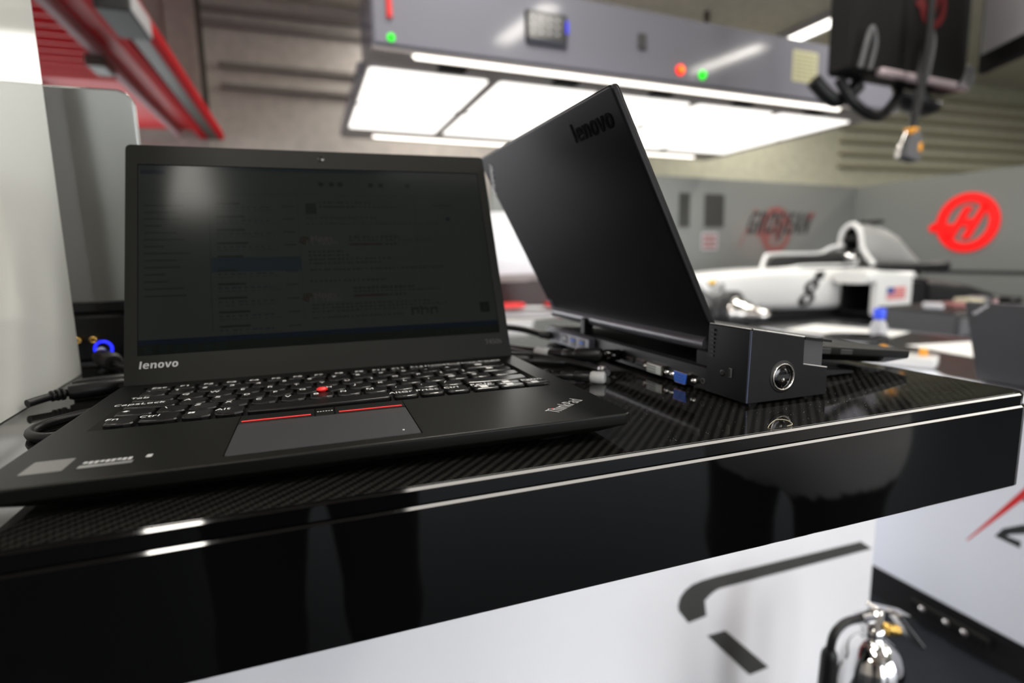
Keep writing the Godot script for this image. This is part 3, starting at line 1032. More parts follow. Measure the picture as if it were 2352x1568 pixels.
func table() -> void:
	var t := thing("desk", "gloss black carbon-fibre desk with thick rounded edge carrying the laptops", "desk", Vector3(-0.7, 0.0, -0.33))
	var o := Vector3(-0.7, 0.0, -0.33)
	XF = Transform3D(Basis(), -o)
	var st := S()
	slab(st, -1.5, 0.019, -0.66, 0.0015, 0.974, 1.0405, 0.012, 0.0013, 1, 6)
	obj("core", st, MT.gloss_black, t)
	st = S()
	slab(st, -1.499, 0.0175, -0.659, 0.0, 1.0400, 1.0499, 0.0115, 0.0013, 1, 6)
	obj("top_lip", st, MT.gloss_black, t)
	st = S()
	slab(st, -1.494, 0.0135, -0.654, -0.003, 1.0492, 1.05, 0.01, 0.0001, 1, 6)
	obj("carbon_top", st, MT.carbon, t)
	for x in [-1.42, -0.75]:
		st = S()
		box(st, Vector3(x - 0.03, 0.0, -0.1), Vector3(x + 0.03, 0.974, -0.04), 0.004)
		obj("leg", st, MT.plinth, t)
	for x in [-1.3, -0.95]:
		st = S()
		box(st, Vector3(x - 0.04, 0.0, -0.64), Vector3(x + 0.04, 0.974, -0.6))
		obj("leg", st, MT.plinth, t)
	XF = Transform3D()

func cabinets() -> void:
	# white unit behind and below the desk
	var o := Vector3(-0.4, 0.0, -0.95)
	var t := thing("cabinet", "glossy white cabinet with dark angular stripe below the desk", "cabinet", o)
	XF = Transform3D(Basis(), -o)
	var st := S()
	box(st, Vector3(-1.7, 0.0, -1.2), Vector3(0.785, 0.8, -0.68), 0.004)
	obj("body", st, MT.white_gloss, t)
	XF = Transform3D(Basis(), Vector3(0, 0, -0.6798) - o)
	st = S()
	var p := PackedVector2Array([Vector2(0.735, 0.447), Vector2(0.775, 0.42)])
	p.append(Vector2(0.31, 0.42))
	for a in [0.0, 0.33, 0.66, 1.0]:
		p.append(Vector2(0.31, 0.4).lerp(Vector2(0.27, 0.4), a) + Vector2(0, 0.02 * cos(a * PI / 2)))
	p.append(Vector2(0.276, 0.362))
	p.append(Vector2(0.228, 0.357))
	p.append(Vector2(0.202, 0.392))
	for a in [0.0, 0.25, 0.5, 0.75, 1.0]:
		p.append(Vector2(0.2 + 0.06 * (1 - cos(a * PI / 2)), 0.405 + 0.045 * sin(a * PI / 2)))
	p.append(Vector2(0.3, 0.452))
	prism(st, p, -0.0005, 0.0004)
	obj("stripe", st, MT.stripe, t)
	st = S()
	prism(st, PackedVector2Array([Vector2(0.28, 0.312), Vector2(0.33, 0.312), Vector2(0.462, 0.182), Vector2(0.405, 0.178)]), -0.0005, 0.0004)
	obj("stripe", st, MT.stripe, t)
	# second white unit further right, with plinth
	o = Vector3(1.7, 0.0, -1.0)
	t = thing("cabinet", "white workbench cabinet with black plinth, black numeral and red slash", "cabinet", o)
	XF = Transform3D(Basis(), -o)
	st = S()
	box(st, Vector3(1.22, 0.105, -1.95), Vector3(2.1, 0.78, 0.6), 0.004)
	obj("body", st, MT.bench_white, t)
	st = S()
	box(st, Vector3(1.226, 0.0, -1.94), Vector3(2.09, 0.105, 0.59))
	obj("plinth", st, MT.plinth, t)
	st = S()
	prism_flat(st, PackedVector2Array([Vector2(1.62, -1.93), Vector2(1.62, -1.3), Vector2(1.27, -0.86), Vector2(1.27, 0.58), Vector2(2.08, 0.58), Vector2(2.08, -1.93)]), 0.777, 0.7815)
	obj("worktop", st, MT.plinth, t)
	# numeral 2 and slash on the face towards -x : text x runs along +z
	var fb := Basis(Vector3(0, 0, 1), Vector3(0, 1, 0), Vector3(-1, 0, 0))
	XF = Transform3D(fb, Vector3(1.2198, 0, 0) - o)
	st = S()
	prism(st, PackedVector2Array([Vector2(-0.73, 0.33), Vector2(-0.602, 0.545), Vector2(-0.58, 0.545), Vector2(-0.727, 0.33)]), -0.0005, 0.0004)
	obj("red_slash", st, MT.car_red, t)
	st = S()
	prism(st, PackedVector2Array([Vector2(-0.662, 0.375), Vector2(-0.645, 0.405), Vector2(-0.60, 0.437), Vector2(-0.52, 0.445), Vector2(-0.52, 0.425), Vector2(-0.59, 0.417), Vector2(-0.628, 0.396), Vector2(-0.635, 0.388), Vector2(-0.602, 0.388), Vector2(-0.602, 0.370)]), -0.0005, 0.0004)
	obj("numeral", st, MT.dark_print, t)
	st = S()
	prism(st, PackedVector2Array([Vector2(-0.61, 0.5), Vector2(-0.56, 0.56), Vector2(-0.52, 0.56), Vector2(-0.57, 0.5)]), -0.0005, 0.0004)
	obj("numeral", st, MT.dark_print, t)
	st = S()
	XF = Transform3D(Basis(), -o)
	slab(st, 1.2, 1.226, -0.86, -0.64, 0.045, 0.08, 0.01, 0.006, 3)
	var cat := obj("door_catch", st, MT.rack_black, t)
	for z in [-0.82, -0.75, -0.7]:
		st = S(true)
		lathe(st, [Vector2(0, 0.005), Vector2(0.008, 0.003), Vector2(0.011, 0.0)], Vector3(1.2, 0.062, z), Vector3(-1, 0, 0), 12)
		obj("stud", st, MT.steel, cat)
	XF = Transform3D()

func extinguisher() -> void:
	var o := Vector3(0.445, 0.0, -0.42)
	var t := thing("fire_extinguisher", "small polished chrome fire extinguisher with black hose in front of white cabinet", "extinguisher", o)
	var st := S(true)
	lathe(st, [Vector2(0.0, 0.0), Vector2(0.045, 0.0), Vector2(0.05, 0.008), Vector2(0.056, 0.012), Vector2(0.057, 0.02), Vector2(0.057, 0.36), Vector2(0.0565, 0.375), Vector2(0.053, 0.395), Vector2(0.046, 0.413), Vector2(0.036, 0.428), Vector2(0.024, 0.438), Vector2(0.019, 0.442), Vector2(0.019, 0.455)], Vector3.ZERO, Vector3.UP, 40)
	obj("cylinder", st, MT.chrome, t)
	st = S(true)
	lathe(st, [Vector2(0.0573, 0.15), Vector2(0.0574, 0.335)], Vector3.ZERO, Vector3.UP, 40)
	var lab := obj("label_band", st, mat("ext_label", lin(0.45, 0.46, 0.5), 0.35), t)
	st = S(true)
	lathe(st, [Vector2(0.0576, 0.3), Vector2(0.0577, 0.318)], Vector3.ZERO, Vector3.UP, 40)
	obj("label_stripe", st, MT.dark_print, lab)
	st = S(true)
	lathe(st, [Vector2(0.021, 0.45), Vector2(0.021, 0.47), Vector2(0.015, 0.472), Vector2(0.015, 0.5), Vector2(0.0, 0.502)], Vector3.ZERO, Vector3.UP, 20)
	tube(st, [Vector3(-0.012, 0.488, 0), Vector3(-0.045, 0.493, 0.004)], [0.013, 0.011], 14)
	var v := obj("valve", st, MT.chrome, t)
	st = S()
	XF = Transform3D(Basis(Vector3(0, 0, 1), -0.4), Vector3(0.0, 0.498, 0))
	box(st, Vector3(-0.012, 0.0, -0.013), Vector3(0.085, 0.007, 0.013), 0.002)
	obj("carry_handle", st, MT.steel, v)
	XF = Transform3D(Basis(Vector3(0, 0, 1), -0.85), Vector3(0.03, 0.492, 0.012))
	st = S()
	box(st, Vector3(0.0, -0.004, -0.013), Vector3(0.12, 0.004, 0.013), 0.002)
	obj("squeeze_lever", st, MT.steel, v)
	XF = Transform3D()
	st = S(true)
	tube(st, [Vector3(0.006, 0.468, 0.018), Vector3(0.03, 0.462, 0.022)], 0.011, 12)
	obj("gauge", st, MT.gold, v)
	st = S(true)
	tube(st, smooth_path([Vector3(-0.042, 0.493, 0.004), Vector3(-0.085, 0.497, 0.008), Vector3(-0.112, 0.482, 0.01), Vector3(-0.12, 0.45, 0.01)], 8), 0.0075, 12)
	obj("hose", st, MT.cable, t)
	st = S(true)
	tube(st, [Vector3(-0.12, 0.455, 0.01), Vector3(-0.12, 0.448, 0.01), Vector3(-0.12, 0.44, 0.01), Vector3(-0.122, 0.2, 0.012)], [0.010, 0.013, 0.014, 0.022], 16)
	obj("nozzle", st, MT.cable, t)

func left_side() -> void:
	# tall white glossy board standing on the desk
	var a := Vector3(-0.7378, 1.05, -0.43)
	var t := thing("screen_board", "tall glossy white divider board standing at the left end of the desk", "divider", a, 0.05)
	var st := S()
	box(st, Vector3(-0.006, 0.0, 0.0), Vector3(0.0, 0.72, 0.42), 0.0008)
	obj("panel", st, MT.board_white, t)
	st = S()
	for z in [0.06, 0.36]:
		box(st, Vector3(-0.05, 0.0, z - 0.012), Vector3(-0.006, 0.012, z + 0.012), 0.001)
		box(st, Vector3(-0.016, 0.012, z - 0.012), Vector3(-0.006, 0.05, z + 0.012), 0.001)
	obj("bracket", st, MT.rail_dark, t)
	# silver laptop on a black dock behind
	var o := Vector3(-0.83, 1.05, -0.6)
	t = thing("laptop", "silver laptop lid with rounded corner behind the near laptop", "laptop", o)
	st = S()
	slab(st, -0.17, 0.155, -0.12, 0.10, 0.058, 0.074, 0.014, 0.003, 3)
	obj("base", st, MT.dock_black, t)
	st = S()
	XF = Transform3D(Basis(Vector3(1, 0, 0), deg_to_rad(2.5)), Vector3(0, 0.07, 0.098))
	XF = XF * Transform3D(Basis(Vector3(1, 0, 0), Vector3(0, 0, 1), Vector3(0, -1, 0)), Vector3.ZERO)
	slab(st, -0.17, 0.155, -0.232, 0.0, -0.0035, 0.0035, 0.018, 0.002, 3, 8)
	obj("lid", st, MT.silver_lid, t)
	st = S()
	slab(st, -0.13, 0.075, -0.222, -0.206, 0.0034, 0.0038, 0.003, 0.0002)
	obj("lid_plate", st, mat("silver_plate", lin(0.2, 0.205, 0.195), 0.32, 0.9), t)
	XF = Transform3D()
	o = Vector3(-0.83, 1.05, -0.56)
	t = thing("docking_station", "black docking station with gold jacks behind the near laptop's left edge", "docking station", o)
	st = S()
	box(st, Vector3(-0.17, 0.003, -0.11), Vector3(0.2, 0.056, 0.06), 0.003)
	obj("body", st, MT.dock_black, t)
	st = S()
	for q in [Vector2(-0.15, -0.1), Vector2(0.18, -0.1), Vector2(-0.15, 0.05), Vector2(0.18, 0.05)]:
		box(st, Vector3(q.x - 0.008, 0, q.y - 0.006), Vector3(q.x + 0.008, 0.0035, q.y + 0.006))
	obj("foot", st, MT.cable, t)
	for x in [0.073, 0.088]:
		st = S(true)
		lathe(st, [Vector2(0.002, 0.0), Vector2(0.002, 0.012), Vector2(0.0036, 0.012), Vector2(0.0042, 0.010), Vector2(0.0042, 0.0)], Vector3(x, 0.029, 0.06), Vector3(0, 0, 1), 14)
		obj("audio_jack", st, MT.gold, t)
	st = S(true)
	lathe(st, [Vector2(0.0072, 0.0), Vector2(0.0072, 0.0012), Vector2(0.0098, 0.0012), Vector2(0.0098, 0.0)], Vector3(0.094, 0.017, 0.06), Vector3(0, 0, 1), 28)
	obj("power_ring", st, MT.blue_led, t)
	# plug standing in the lit socket
	o = Vector3(-0.72, 1.05, -0.46)
	t = thing("power_cable", "black round power plug in blue-lit socket left of the near laptop", "cable", o)
	XF = Transform3D(Basis(), -o)
	st = S(true)
	tube(st, [Vector3(-0.7385, 1.0648, -0.4985), Vector3(-0.7325, 1.0615, -0.474)], 0.0048, 14)
	obj("plug_tip", st, MT.port_white, t)
	st = S(true)
	tube(st, [Vector3(-0.7328, 1.0618, -0.4755), Vector3(-0.7315, 1.0613, -0.4735), Vector3(-0.711, 1.0605, -0.434), Vector3(-0.709, 1.06, -0.430)], [0.0068, 0.0088, 0.0105, 0.008], 16)
	obj("plug_body", st, MT.plug_grey, t)
	st = S(true)
	tube(st, smooth_path([Vector3(-0.71, 1.06, -0.432), Vector3(-0.69, 1.056, -0.41), Vector3(-0.65, 1.0535, -0.39), Vector3(-0.56, 1.0535, -0.42)], 8), 0.0033, 10)
	obj("cord", st, MT.cable, t)
	XF = Transform3D()
	# network lead and power plug lying beside the laptop's left edge
	cable("data_cable", "thick black cable end with ribbed sleeve lying left of the near laptop",
		[Vector3(-0.724, 1.0565, -0.268), Vector3(-0.712, 1.058, -0.284), Vector3(-0.695, 1.0585, -0.296), Vector3(-0.665, 1.0585, -0.3), Vector3(-0.6, 1.057, -0.31)], 0.0032,
		[["rib", Vector3(-0.7135, 1.058, -0.2825), Vector3(-0.7118, 1.0581, -0.284), 0.0045, MT.cable], ["rib", Vector3(-0.7108, 1.0581, -0.2847), Vector3(-0.7091, 1.0582, -0.2862), 0.0048, MT.cable], ["rib", Vector3(-0.7081, 1.0583, -0.287), Vector3(-0.7064, 1.0584, -0.2885), 0.0052, MT.cable], ["plug_body", Vector3(-0.704, 1.0585, -0.2905), Vector3(-0.6655, 1.0585, -0.305), 0.0068, MT.cable]])
	cable("power_cable", "black barrel plug behind the ribbed cable left of the near laptop",
		[Vector3(-0.7, 1.0575, -0.322), Vector3(-0.68, 1.0578, -0.328), Vector3(-0.64, 1.058, -0.335), Vector3(-0.58, 1.0535, -0.345)], 0.003,
		[["plug_body", Vector3(-0.71, 1.0575, -0.318), Vector3(-0.672, 1.0578, -0.332), 0.0068, MT.cable]])
	cable("looped_cable", "short black cable loop emerging beside the near laptop's left edge",
		[Vector3(-0.648, 1.0535, -0.246), Vector3(-0.672, 1.0535, -0.228), Vector3(-0.69, 1.0535, -0.205), Vector3(-0.691, 1.0535, -0.182), Vector3(-0.678, 1.0535, -0.166), Vector3(-0.655, 1.0535, -0.168)], 0.0034, [])

func right_cables() -> void:
	cable("video_cable", "thick black video cable with white tag plugged into docking station",
		[Vector3(-0.34, 1.056, -0.42), Vector3(-0.305, 1.057, -0.375), Vector3(-0.282, 1.057, -0.325), Vector3(-0.26, 1.058, -0.283), Vector3(-0.245, 1.0595, -0.252), Vector3(-0.23, 1.061, -0.238)], 0.0046,
		[["tag", Vector3(-0.2745, 1.0573, -0.310), Vector3(-0.2655, 1.0577, -0.293), 0.0054, MT.label_white], ["sleeve", Vector3(-0.256, 1.0583, -0.276), Vector3(-0.249, 1.0592, -0.26), 0.0056, MT.cable], ["plug_body", Vector3(-0.2495, 1.0592, -0.261), Vector3(-0.2305, 1.061, -0.238), 0.0076, MT.cable], ["plug_shell", Vector3(-0.2295, 1.0615, -0.238), Vector3(-0.2125, 1.061, -0.232), 0.0058, MT.gloss_black]])
	cable("data_cable", "black cable running behind the tagged video cable to the data port block",
		[Vector3(-0.33, 1.06, -0.47), Vector3(-0.28, 1.0685, -0.455), Vector3(-0.25, 1.068, -0.425), Vector3(-0.228, 1.062, -0.398)], 0.0042,
		[["plug_body", Vector3(-0.232, 1.063, -0.402), Vector3(-0.2196, 1.0605, -0.393), 0.0052, MT.dock_grey]])
	cable("power_cable", "black cable with paper-wrapped end lying between the two laptops",
		[Vector3(-0.31, 1.0585, -0.36), Vector3(-0.285, 1.056, -0.30), Vector3(-0.262, 1.0545, -0.25), Vector3(-0.25, 1.0535, -0.21), Vector3(-0.252, 1.0535, -0.19)], 0.0032,
		[["plug_tip", Vector3(-0.2515, 1.0545, -0.205), Vector3(-0.2495, 1.055, -0.199), 0.0034, MT.silver]])
	cable("adapter_cable", "thin black lead with ribbed plug and white band beside the near laptop's corner",
		[Vector3(-0.33, 1.056, -0.225), Vector3(-0.315, 1.0552, -0.205), Vector3(-0.297, 1.0552, -0.187), Vector3(-0.282, 1.0553, -0.176), Vector3(-0.2705, 1.0555, -0.166)], 0.0022,
		[["sleeve", Vector3(-0.3, 1.0552, -0.19), Vector3(-0.288, 1.0553, -0.181), 0.0036, MT.cable], ["plug_body", Vector3(-0.29, 1.0553, -0.182), Vector3(-0.278, 1.0555, -0.172), 0.0048, MT.cable], ["tag", Vector3(-0.2785, 1.0555, -0.1725), Vector3(-0.2685, 1.0555, -0.164), 0.0054, MT.label_white]])
	cable("round_plug", "stubby black plug lying beside the near laptop's hinge",
		[Vector3(-0.345, 1.0575, -0.29), Vector3(-0.30, 1.0575, -0.255), Vector3(-0.27, 1.056, -0.245)], 0.0032,
		[["plug_body", Vector3(-0.335, 1.0585, -0.285), Vector3(-0.301, 1.058, -0.258), 0.0078, MT.cable]])
	var t := thing("push_pin", "small black rubber bumper with bright tip beside the near laptop", "bumper", Vector3(-0.305, 1.05, -0.208))
	var st := S(true)
	lathe(st, [Vector2(0.0, 0.0085), Vector2(0.002, 0.0082), Vector2(0.0042, 0.006), Vector2(0.0055, 0.002), Vector2(0.0056, 0.0)], Vector3.ZERO, Vector3.UP, 18)
	obj("dome", st, MT.cable, t)
	st = S(true)
	lathe(st, [Vector2(0.0, 0.0018), Vector2(0.0012, 0.0012), Vector2(0.0016, 0.0)], Vector3(-0.0045, 0.0035, 0.003), Vector3(-0.7, 0.35, 0.6), 10)
	obj("tip", st, MT.chrome, t)
	st = S(true)
	var o := Vector3(-0.2244, 1.05, -0.0085)
	XF = Transform3D(Basis(), -o)
	tube(st, smooth_path([Vector3(-0.2365, 1.0503, -0.0075), Vector3(-0.2318, 1.0515, -0.0105), Vector3(-0.2255, 1.0535, -0.0115), Vector3(-0.2195, 1.053, -0.009), Vector3(-0.2172, 1.0508, -0.0065), Vector3(-0.222, 1.0503, -0.006)], 6), 0.00028, 6)
	XF = Transform3D()
	var f := obj("loose_fibre", st, MT.fibre)
	f.position = o
	tag(f, "tiny curled pale fibre lying near the desk's front edge", "fibre")

func gantry() -> void:
	var t := thing("lighting_gantry", "long grey overhead gantry with bright white light panels above the car", "lighting rig")
	var ga := deg_to_rad(4.4)
	t.transform = Transform3D(Basis(Vector3(cos(ga), 0, -sin(ga)), Vector3.UP, Vector3(0, 0, 1)), Vector3(0.059, 2.6, -4.407))
	var st := S()
	box(st, Vector3(-0.02, 0.02, -0.3), Vector3(5.68, 0.57, 0.42), 0.02)
	obj("body", st, MT.gantry, t)
	st = S()
	box(st, Vector3(-0.06, 0.02, -2.75), Vector3(5.68, 0.12, -0.28), 0.01)
	obj("frame", st, MT.gantry, t)
	st = S()
	box(st, Vector3(-0.02, 0.0, -2.72), Vector3(5.64, 0.022, 0.4))
	obj("underside", st, MT.gantry_under, t)
	var xs := [0.0, 1.03, 2.1, 3.17, 4.29, 5.5]
	for i in 5:
		var a: float = xs[i] + (0.05 if i else 0.0)
		var b: float = xs[i + 1] - 0.05
		st = S()
		slab(st, a, b, -2.12, 0.0, -0.012, 0.002, 0.04, 0.003)
		obj("light_panel", st, MT.panel_glow, t)
		for s in [0.0, 1.0]:
			st = S()
			box(st, Vector3(lerpf(a, b, s) - 0.03, -0.02, -1.07), Vector3(lerpf(a, b, s) + 0.03, -0.011, -1.03))
			obj("clip", st, MT.rail_dark, t)
		var l := AreaLight3D.new()
		l.name = "panel_light"
		l.area_size = Vector2(b - a, 2.1)
		l.light_energy = 1.5
		l.light_color = Color(1, 0.985, 0.96)
		l.shadow_enabled = true
		l.area_range = 30.0
		t.add_child(l, true)
		l.position = Vector3((a + b) / 2, -0.024, -1.06)
		l.rotation.x = -PI / 2
	for q in [[0.27, 4.8, 0.36], [5.08, 5.2, 0.36], [0.3, 5.2, -2.5]]:
		st = S(true)
		tube(st, [Vector3(q[0], 0.005, q[2]), Vector3(q[0] + 0.02, 0.005, q[2]), Vector3(q[1] - 0.02, 0.005, q[2]), Vector3(q[1], 0.005, q[2])], [0.01, 0.03, 0.03, 0.01], 12)
		obj("strip_light", st, MT.strip_glow, t)
	for i in 5:
		st = S()
		box(st, Vector3(0.5 + i * 1.0, -0.03, 0.14), Vector3(0.72 + i * 1.0, 0.002, 0.26), 0.006)
		obj("socket_box", st, MT.rack_black, t)
	# fittings on the front face
	var z := 0.42
	st = S()
	box(st, Vector3(1.15, 0.17, z - 0.01), Vector3(1.51, 0.41, z + 0.02), 0.006)
	var d := obj("display", st, MT.rack_black, t)
	st = S()
	box(st, Vector3(1.17, 0.21, z + 0.018), Vector3(1.49, 0.395, z + 0.023))
	obj("display_face", st, MT.screen_off, d)
	for i in 3:
		for k in 4:
			st = S()
			box(st, Vector3(1.2 + k * 0.07, 0.25 + i * 0.05, z + 0.022), Vector3(1.225 + k * 0.07, 0.268 + i * 0.05, z + 0.025))
			obj("digit", st, MT.grey_panel, d)
	st = S()
	box(st, Vector3(1.16, 0.175, z + 0.018), Vector3(1.5, 0.205, z + 0.024))
	obj("lit_bar", st, MT.gantry_screen, d)
	st = S()
	box(st, Vector3(1.505, 0.28, z + 0.0), Vector3(1.515, 0.37, z + 0.022))
	obj("blue_edge", st, MT.blue_led, d)
	st = S()
	box(st, Vector3(2.2, 0.25, z - 0.01), Vector3(2.28, 0.38, z + 0.015), 0.005)
	obj("switch", st, MT.dark_print, t)
	st = S(true)
	lathe(st, [Vector2(0, 0.03), Vector2(0.022, 0.026), Vector2(0.022, 0.022)], Vector3(2.65, 0.135, z), Vector3(0, 0, 1), 18)
	obj("indicator_lamp", st, MT.lamp_amber, t)
	st = S(true)
	lathe(st, [Vector2(0.022, 0.026), Vector2(0.04, 0.018), Vector2(0.042, 0.0)], Vector3(2.65, 0.135, z), Vector3(0, 0, 1), 18)
	obj("indicator_ring", st, MT.lamp_red, t)
	st = S(true)
	lathe(st, [Vector2(0, 0.03), Vector2(0.03, 0.024), Vector2(0.038, 0.0)], Vector3(2.9, 0.12, z), Vector3(0, 0, 1), 18)
	obj("indicator_lamp", st, MT.lamp_green, t)
	st = S()
	box(st, Vector3(4.02, 0.18, z - 0.002), Vector3(4.36, 0.47, z + 0.004))
	d = obj("notice", st, MT.notice, t)
	for i in 7:
		for k in 4:
			st = S()
			box(st, Vector3(4.05 + k * 0.075, 0.205 + i * 0.036, z + 0.003), Vector3(4.105 + k * 0.075, 0.226 + i * 0.036, z + 0.0055))
			obj("print", st, mat("notice_print", lin(0.28, 0.27, 0.17), 0.7), d)
	st = S()
	box(st, Vector3(0.085, 0.2, z - 0.01), Vector3(0.125, 0.36, z + 0.02), 0.008)
	obj("red_plate", st, MT.car_red, t)
	st = S(true)
	lathe(st, [Vector2(0, 0.02), Vector2(0.022, 0.016), Vector2(0.026, 0.0)], Vector3(0.11, 0.08, z), Vector3(0, 0, 1), 14)
	obj("indicator_lamp", st, MT.lamp_green, t)
	for x in [0.3, 5.2]:
		for zz in [0.1, -2.3]:
			st = S()
			box(st, Vector3(x - 0.03, 0.56 if zz > -1 else 0.11, zz - 0.03), Vector3(x + 0.03, 2.0, zz + 0.03))
			obj("hanger", st, MT.rail_dark, t)

func logo(t: Node3D, c: Vector3, b: Basis, r: float, m: Material, deep: float) -> void:
	# ring, slanted H and tail, standing proud of its board
	XF = Transform3D(b, c)
	var st := S()
	for i in 48:
		var a0 := TAU * i / 48
		var a1 := TAU * (i + 1) / 48
		var p := [Vector2(cos(a0), sin(a0)), Vector2(cos(a1), sin(a1))]
		var ri := r * 0.69
		for k in [[r, r, deep, deep, 0], [ri, ri, deep, deep, 1]]:
			pass
		var o0 := Vector3(p[0].x * r, p[0].y * r, 0)
		var o1 := Vector3(p[1].x * r, p[1].y * r, 0)
		var i0 := Vector3(p[0].x * ri, p[0].y * ri, 0)
		var i1 := Vector3(p[1].x * ri, p[1].y * ri, 0)
		var dz := Vector3(0, 0, deep)
		quad(st, o0 + dz, o1 + dz, i1 + dz, i0 + dz, dz)
		quad(st, o0, o1, o1 + dz, o0 + dz, o0)
		quad(st, i0, i1, i1 + dz, i0 + dz, -o0)
	obj("logo_ring", st, m, t)
	XF = Transform3D(b, c)
	st = S()
	var w := r * 0.25
	for s in [-1.0, 1.0]:
		var x: float = s * r * 0.26
		prism(st, PackedVector2Array([Vector2(x - w / 2 - r * 0.28, -r * 0.55), Vector2(x + w / 2 - r * 0.28, -r * 0.55), Vector2(x + w / 2 + r * 0.28, r * 0.55), Vector2(x - w / 2 + r * 0.28, r * 0.55)]), 0.0, deep)
	prism(st, PackedVector2Array([Vector2(-r * 0.3, -w * 0.5), Vector2(r * 0.25, -w * 0.5), Vector2(r * 0.32, w * 0.5), Vector2(-r * 0.22, w * 0.5)]), 0.001, deep * 0.98)
	obj("logo_letter", st, m, t)
	XF = Transform3D(b, c)
	st = S()
	prism(st, PackedVector2Array([Vector2(-r * 1.28, -r * 0.1), Vector2(-r * 1.05, r * 0.05), Vector2(-r * 0.3, -r * 0.06), Vector2(-r * 0.35, -r * 0.28), Vector2(-r * 1.18, -r * 0.28)]), 0.0, deep * 1.02)
	obj("logo_tail", st, m, t)
	XF = Transform3D()

func partitions() -> void:
	var t := thing("partition_panel", "grey partition wall with dark slanted driver lettering behind the car", "partition", Vector3(4.977, 0.0, -7.31), deg_to_rad(7.9))
	var st := S()
	box(st, Vector3(-3.2, 0.0, -0.06), Vector3(4.55, 2.3, 0.0), 0.004)
	obj("panel", st, MT.partition, t)
	for q in [[-0.02, 0.25], [0.52, 1.0]]:
		st = S()
		box(st, Vector3(q[0], 1.52, -0.01), Vector3(q[1], 2.08, 0.006), 0.004)
		var w := obj("window_frame", st, MT.partition, t)
		st = S()
		box(st, Vector3(q[0] + 0.02, 1.54, -0.005), Vector3(q[1] - 0.02, 2.06, 0.008))
		obj("window_pane", st, MT.recess, w)
	st = S()
	box(st, Vector3(0.5, 1.18, -0.002), Vector3(0.86, 1.46, 0.003))
	var sg := obj("notice", st, MT.grey_panel, t)
	for i in 3:
		st = S()
		box(st, Vector3(0.53, 1.21 + i * 0.08, 0.002), Vector3(0.83, 1.26 + i * 0.08, 0.005))
		obj("print", st, MT.dim_red, sg)
	words("lettering", "GROSJEAN", 0.5, MT.dark_print, t, Basis(), Vector3(2.36, 1.61, 0.006), 1.0, 0.006, 0.66, 0.42)
	st = S()
	XF = Transform3D(Basis(), Vector3(0, 0, 0.002))
	prism(st, PackedVector2Array([Vector2(1.34, 1.22), Vector2(1.72, 1.86), Vector2(1.76, 1.86), Vector2(1.37, 1.22)]), 0.0, 0.004)
	prism(st, PackedVector2Array([Vector2(3.05, 1.68), Vector2(3.14, 1.81), Vector2(3.30, 1.81), Vector2(3.2, 1.68)]), 0.0, 0.004)
	obj("red_slash", st, MT.dim_red, t)
	XF = Transform3D()
	logo(t, Vector3(2.25, 1.5, 0.001), Basis(), 0.4, MT.dim_red, 0.003)
	t = thing("partition_panel", "grey partition wall with glowing red round logo", "partition", Vector3(9.4, 0.0, -5.5))
	st = S()
	box(st, Vector3(0.0, 0.0, -2.45), Vector3(0.06, 2.3, 3.0), 0.004)
	obj("panel", st, MT.partition, t)
	logo(t, Vector3(-0.002, 1.53, -0.42), Basis(Vector3(0, 0, 1), Vector3(0, 1, 0), Vector3(-1, 0, 0)), 0.46, MT.logo_red, 0.03)
	st = S()
	box(st, Vector3(-0.004, 0.72, -2.4), Vector3(0.001, 0.78, 2.9))
	obj("trim_band", st, MT.dark_print, t)

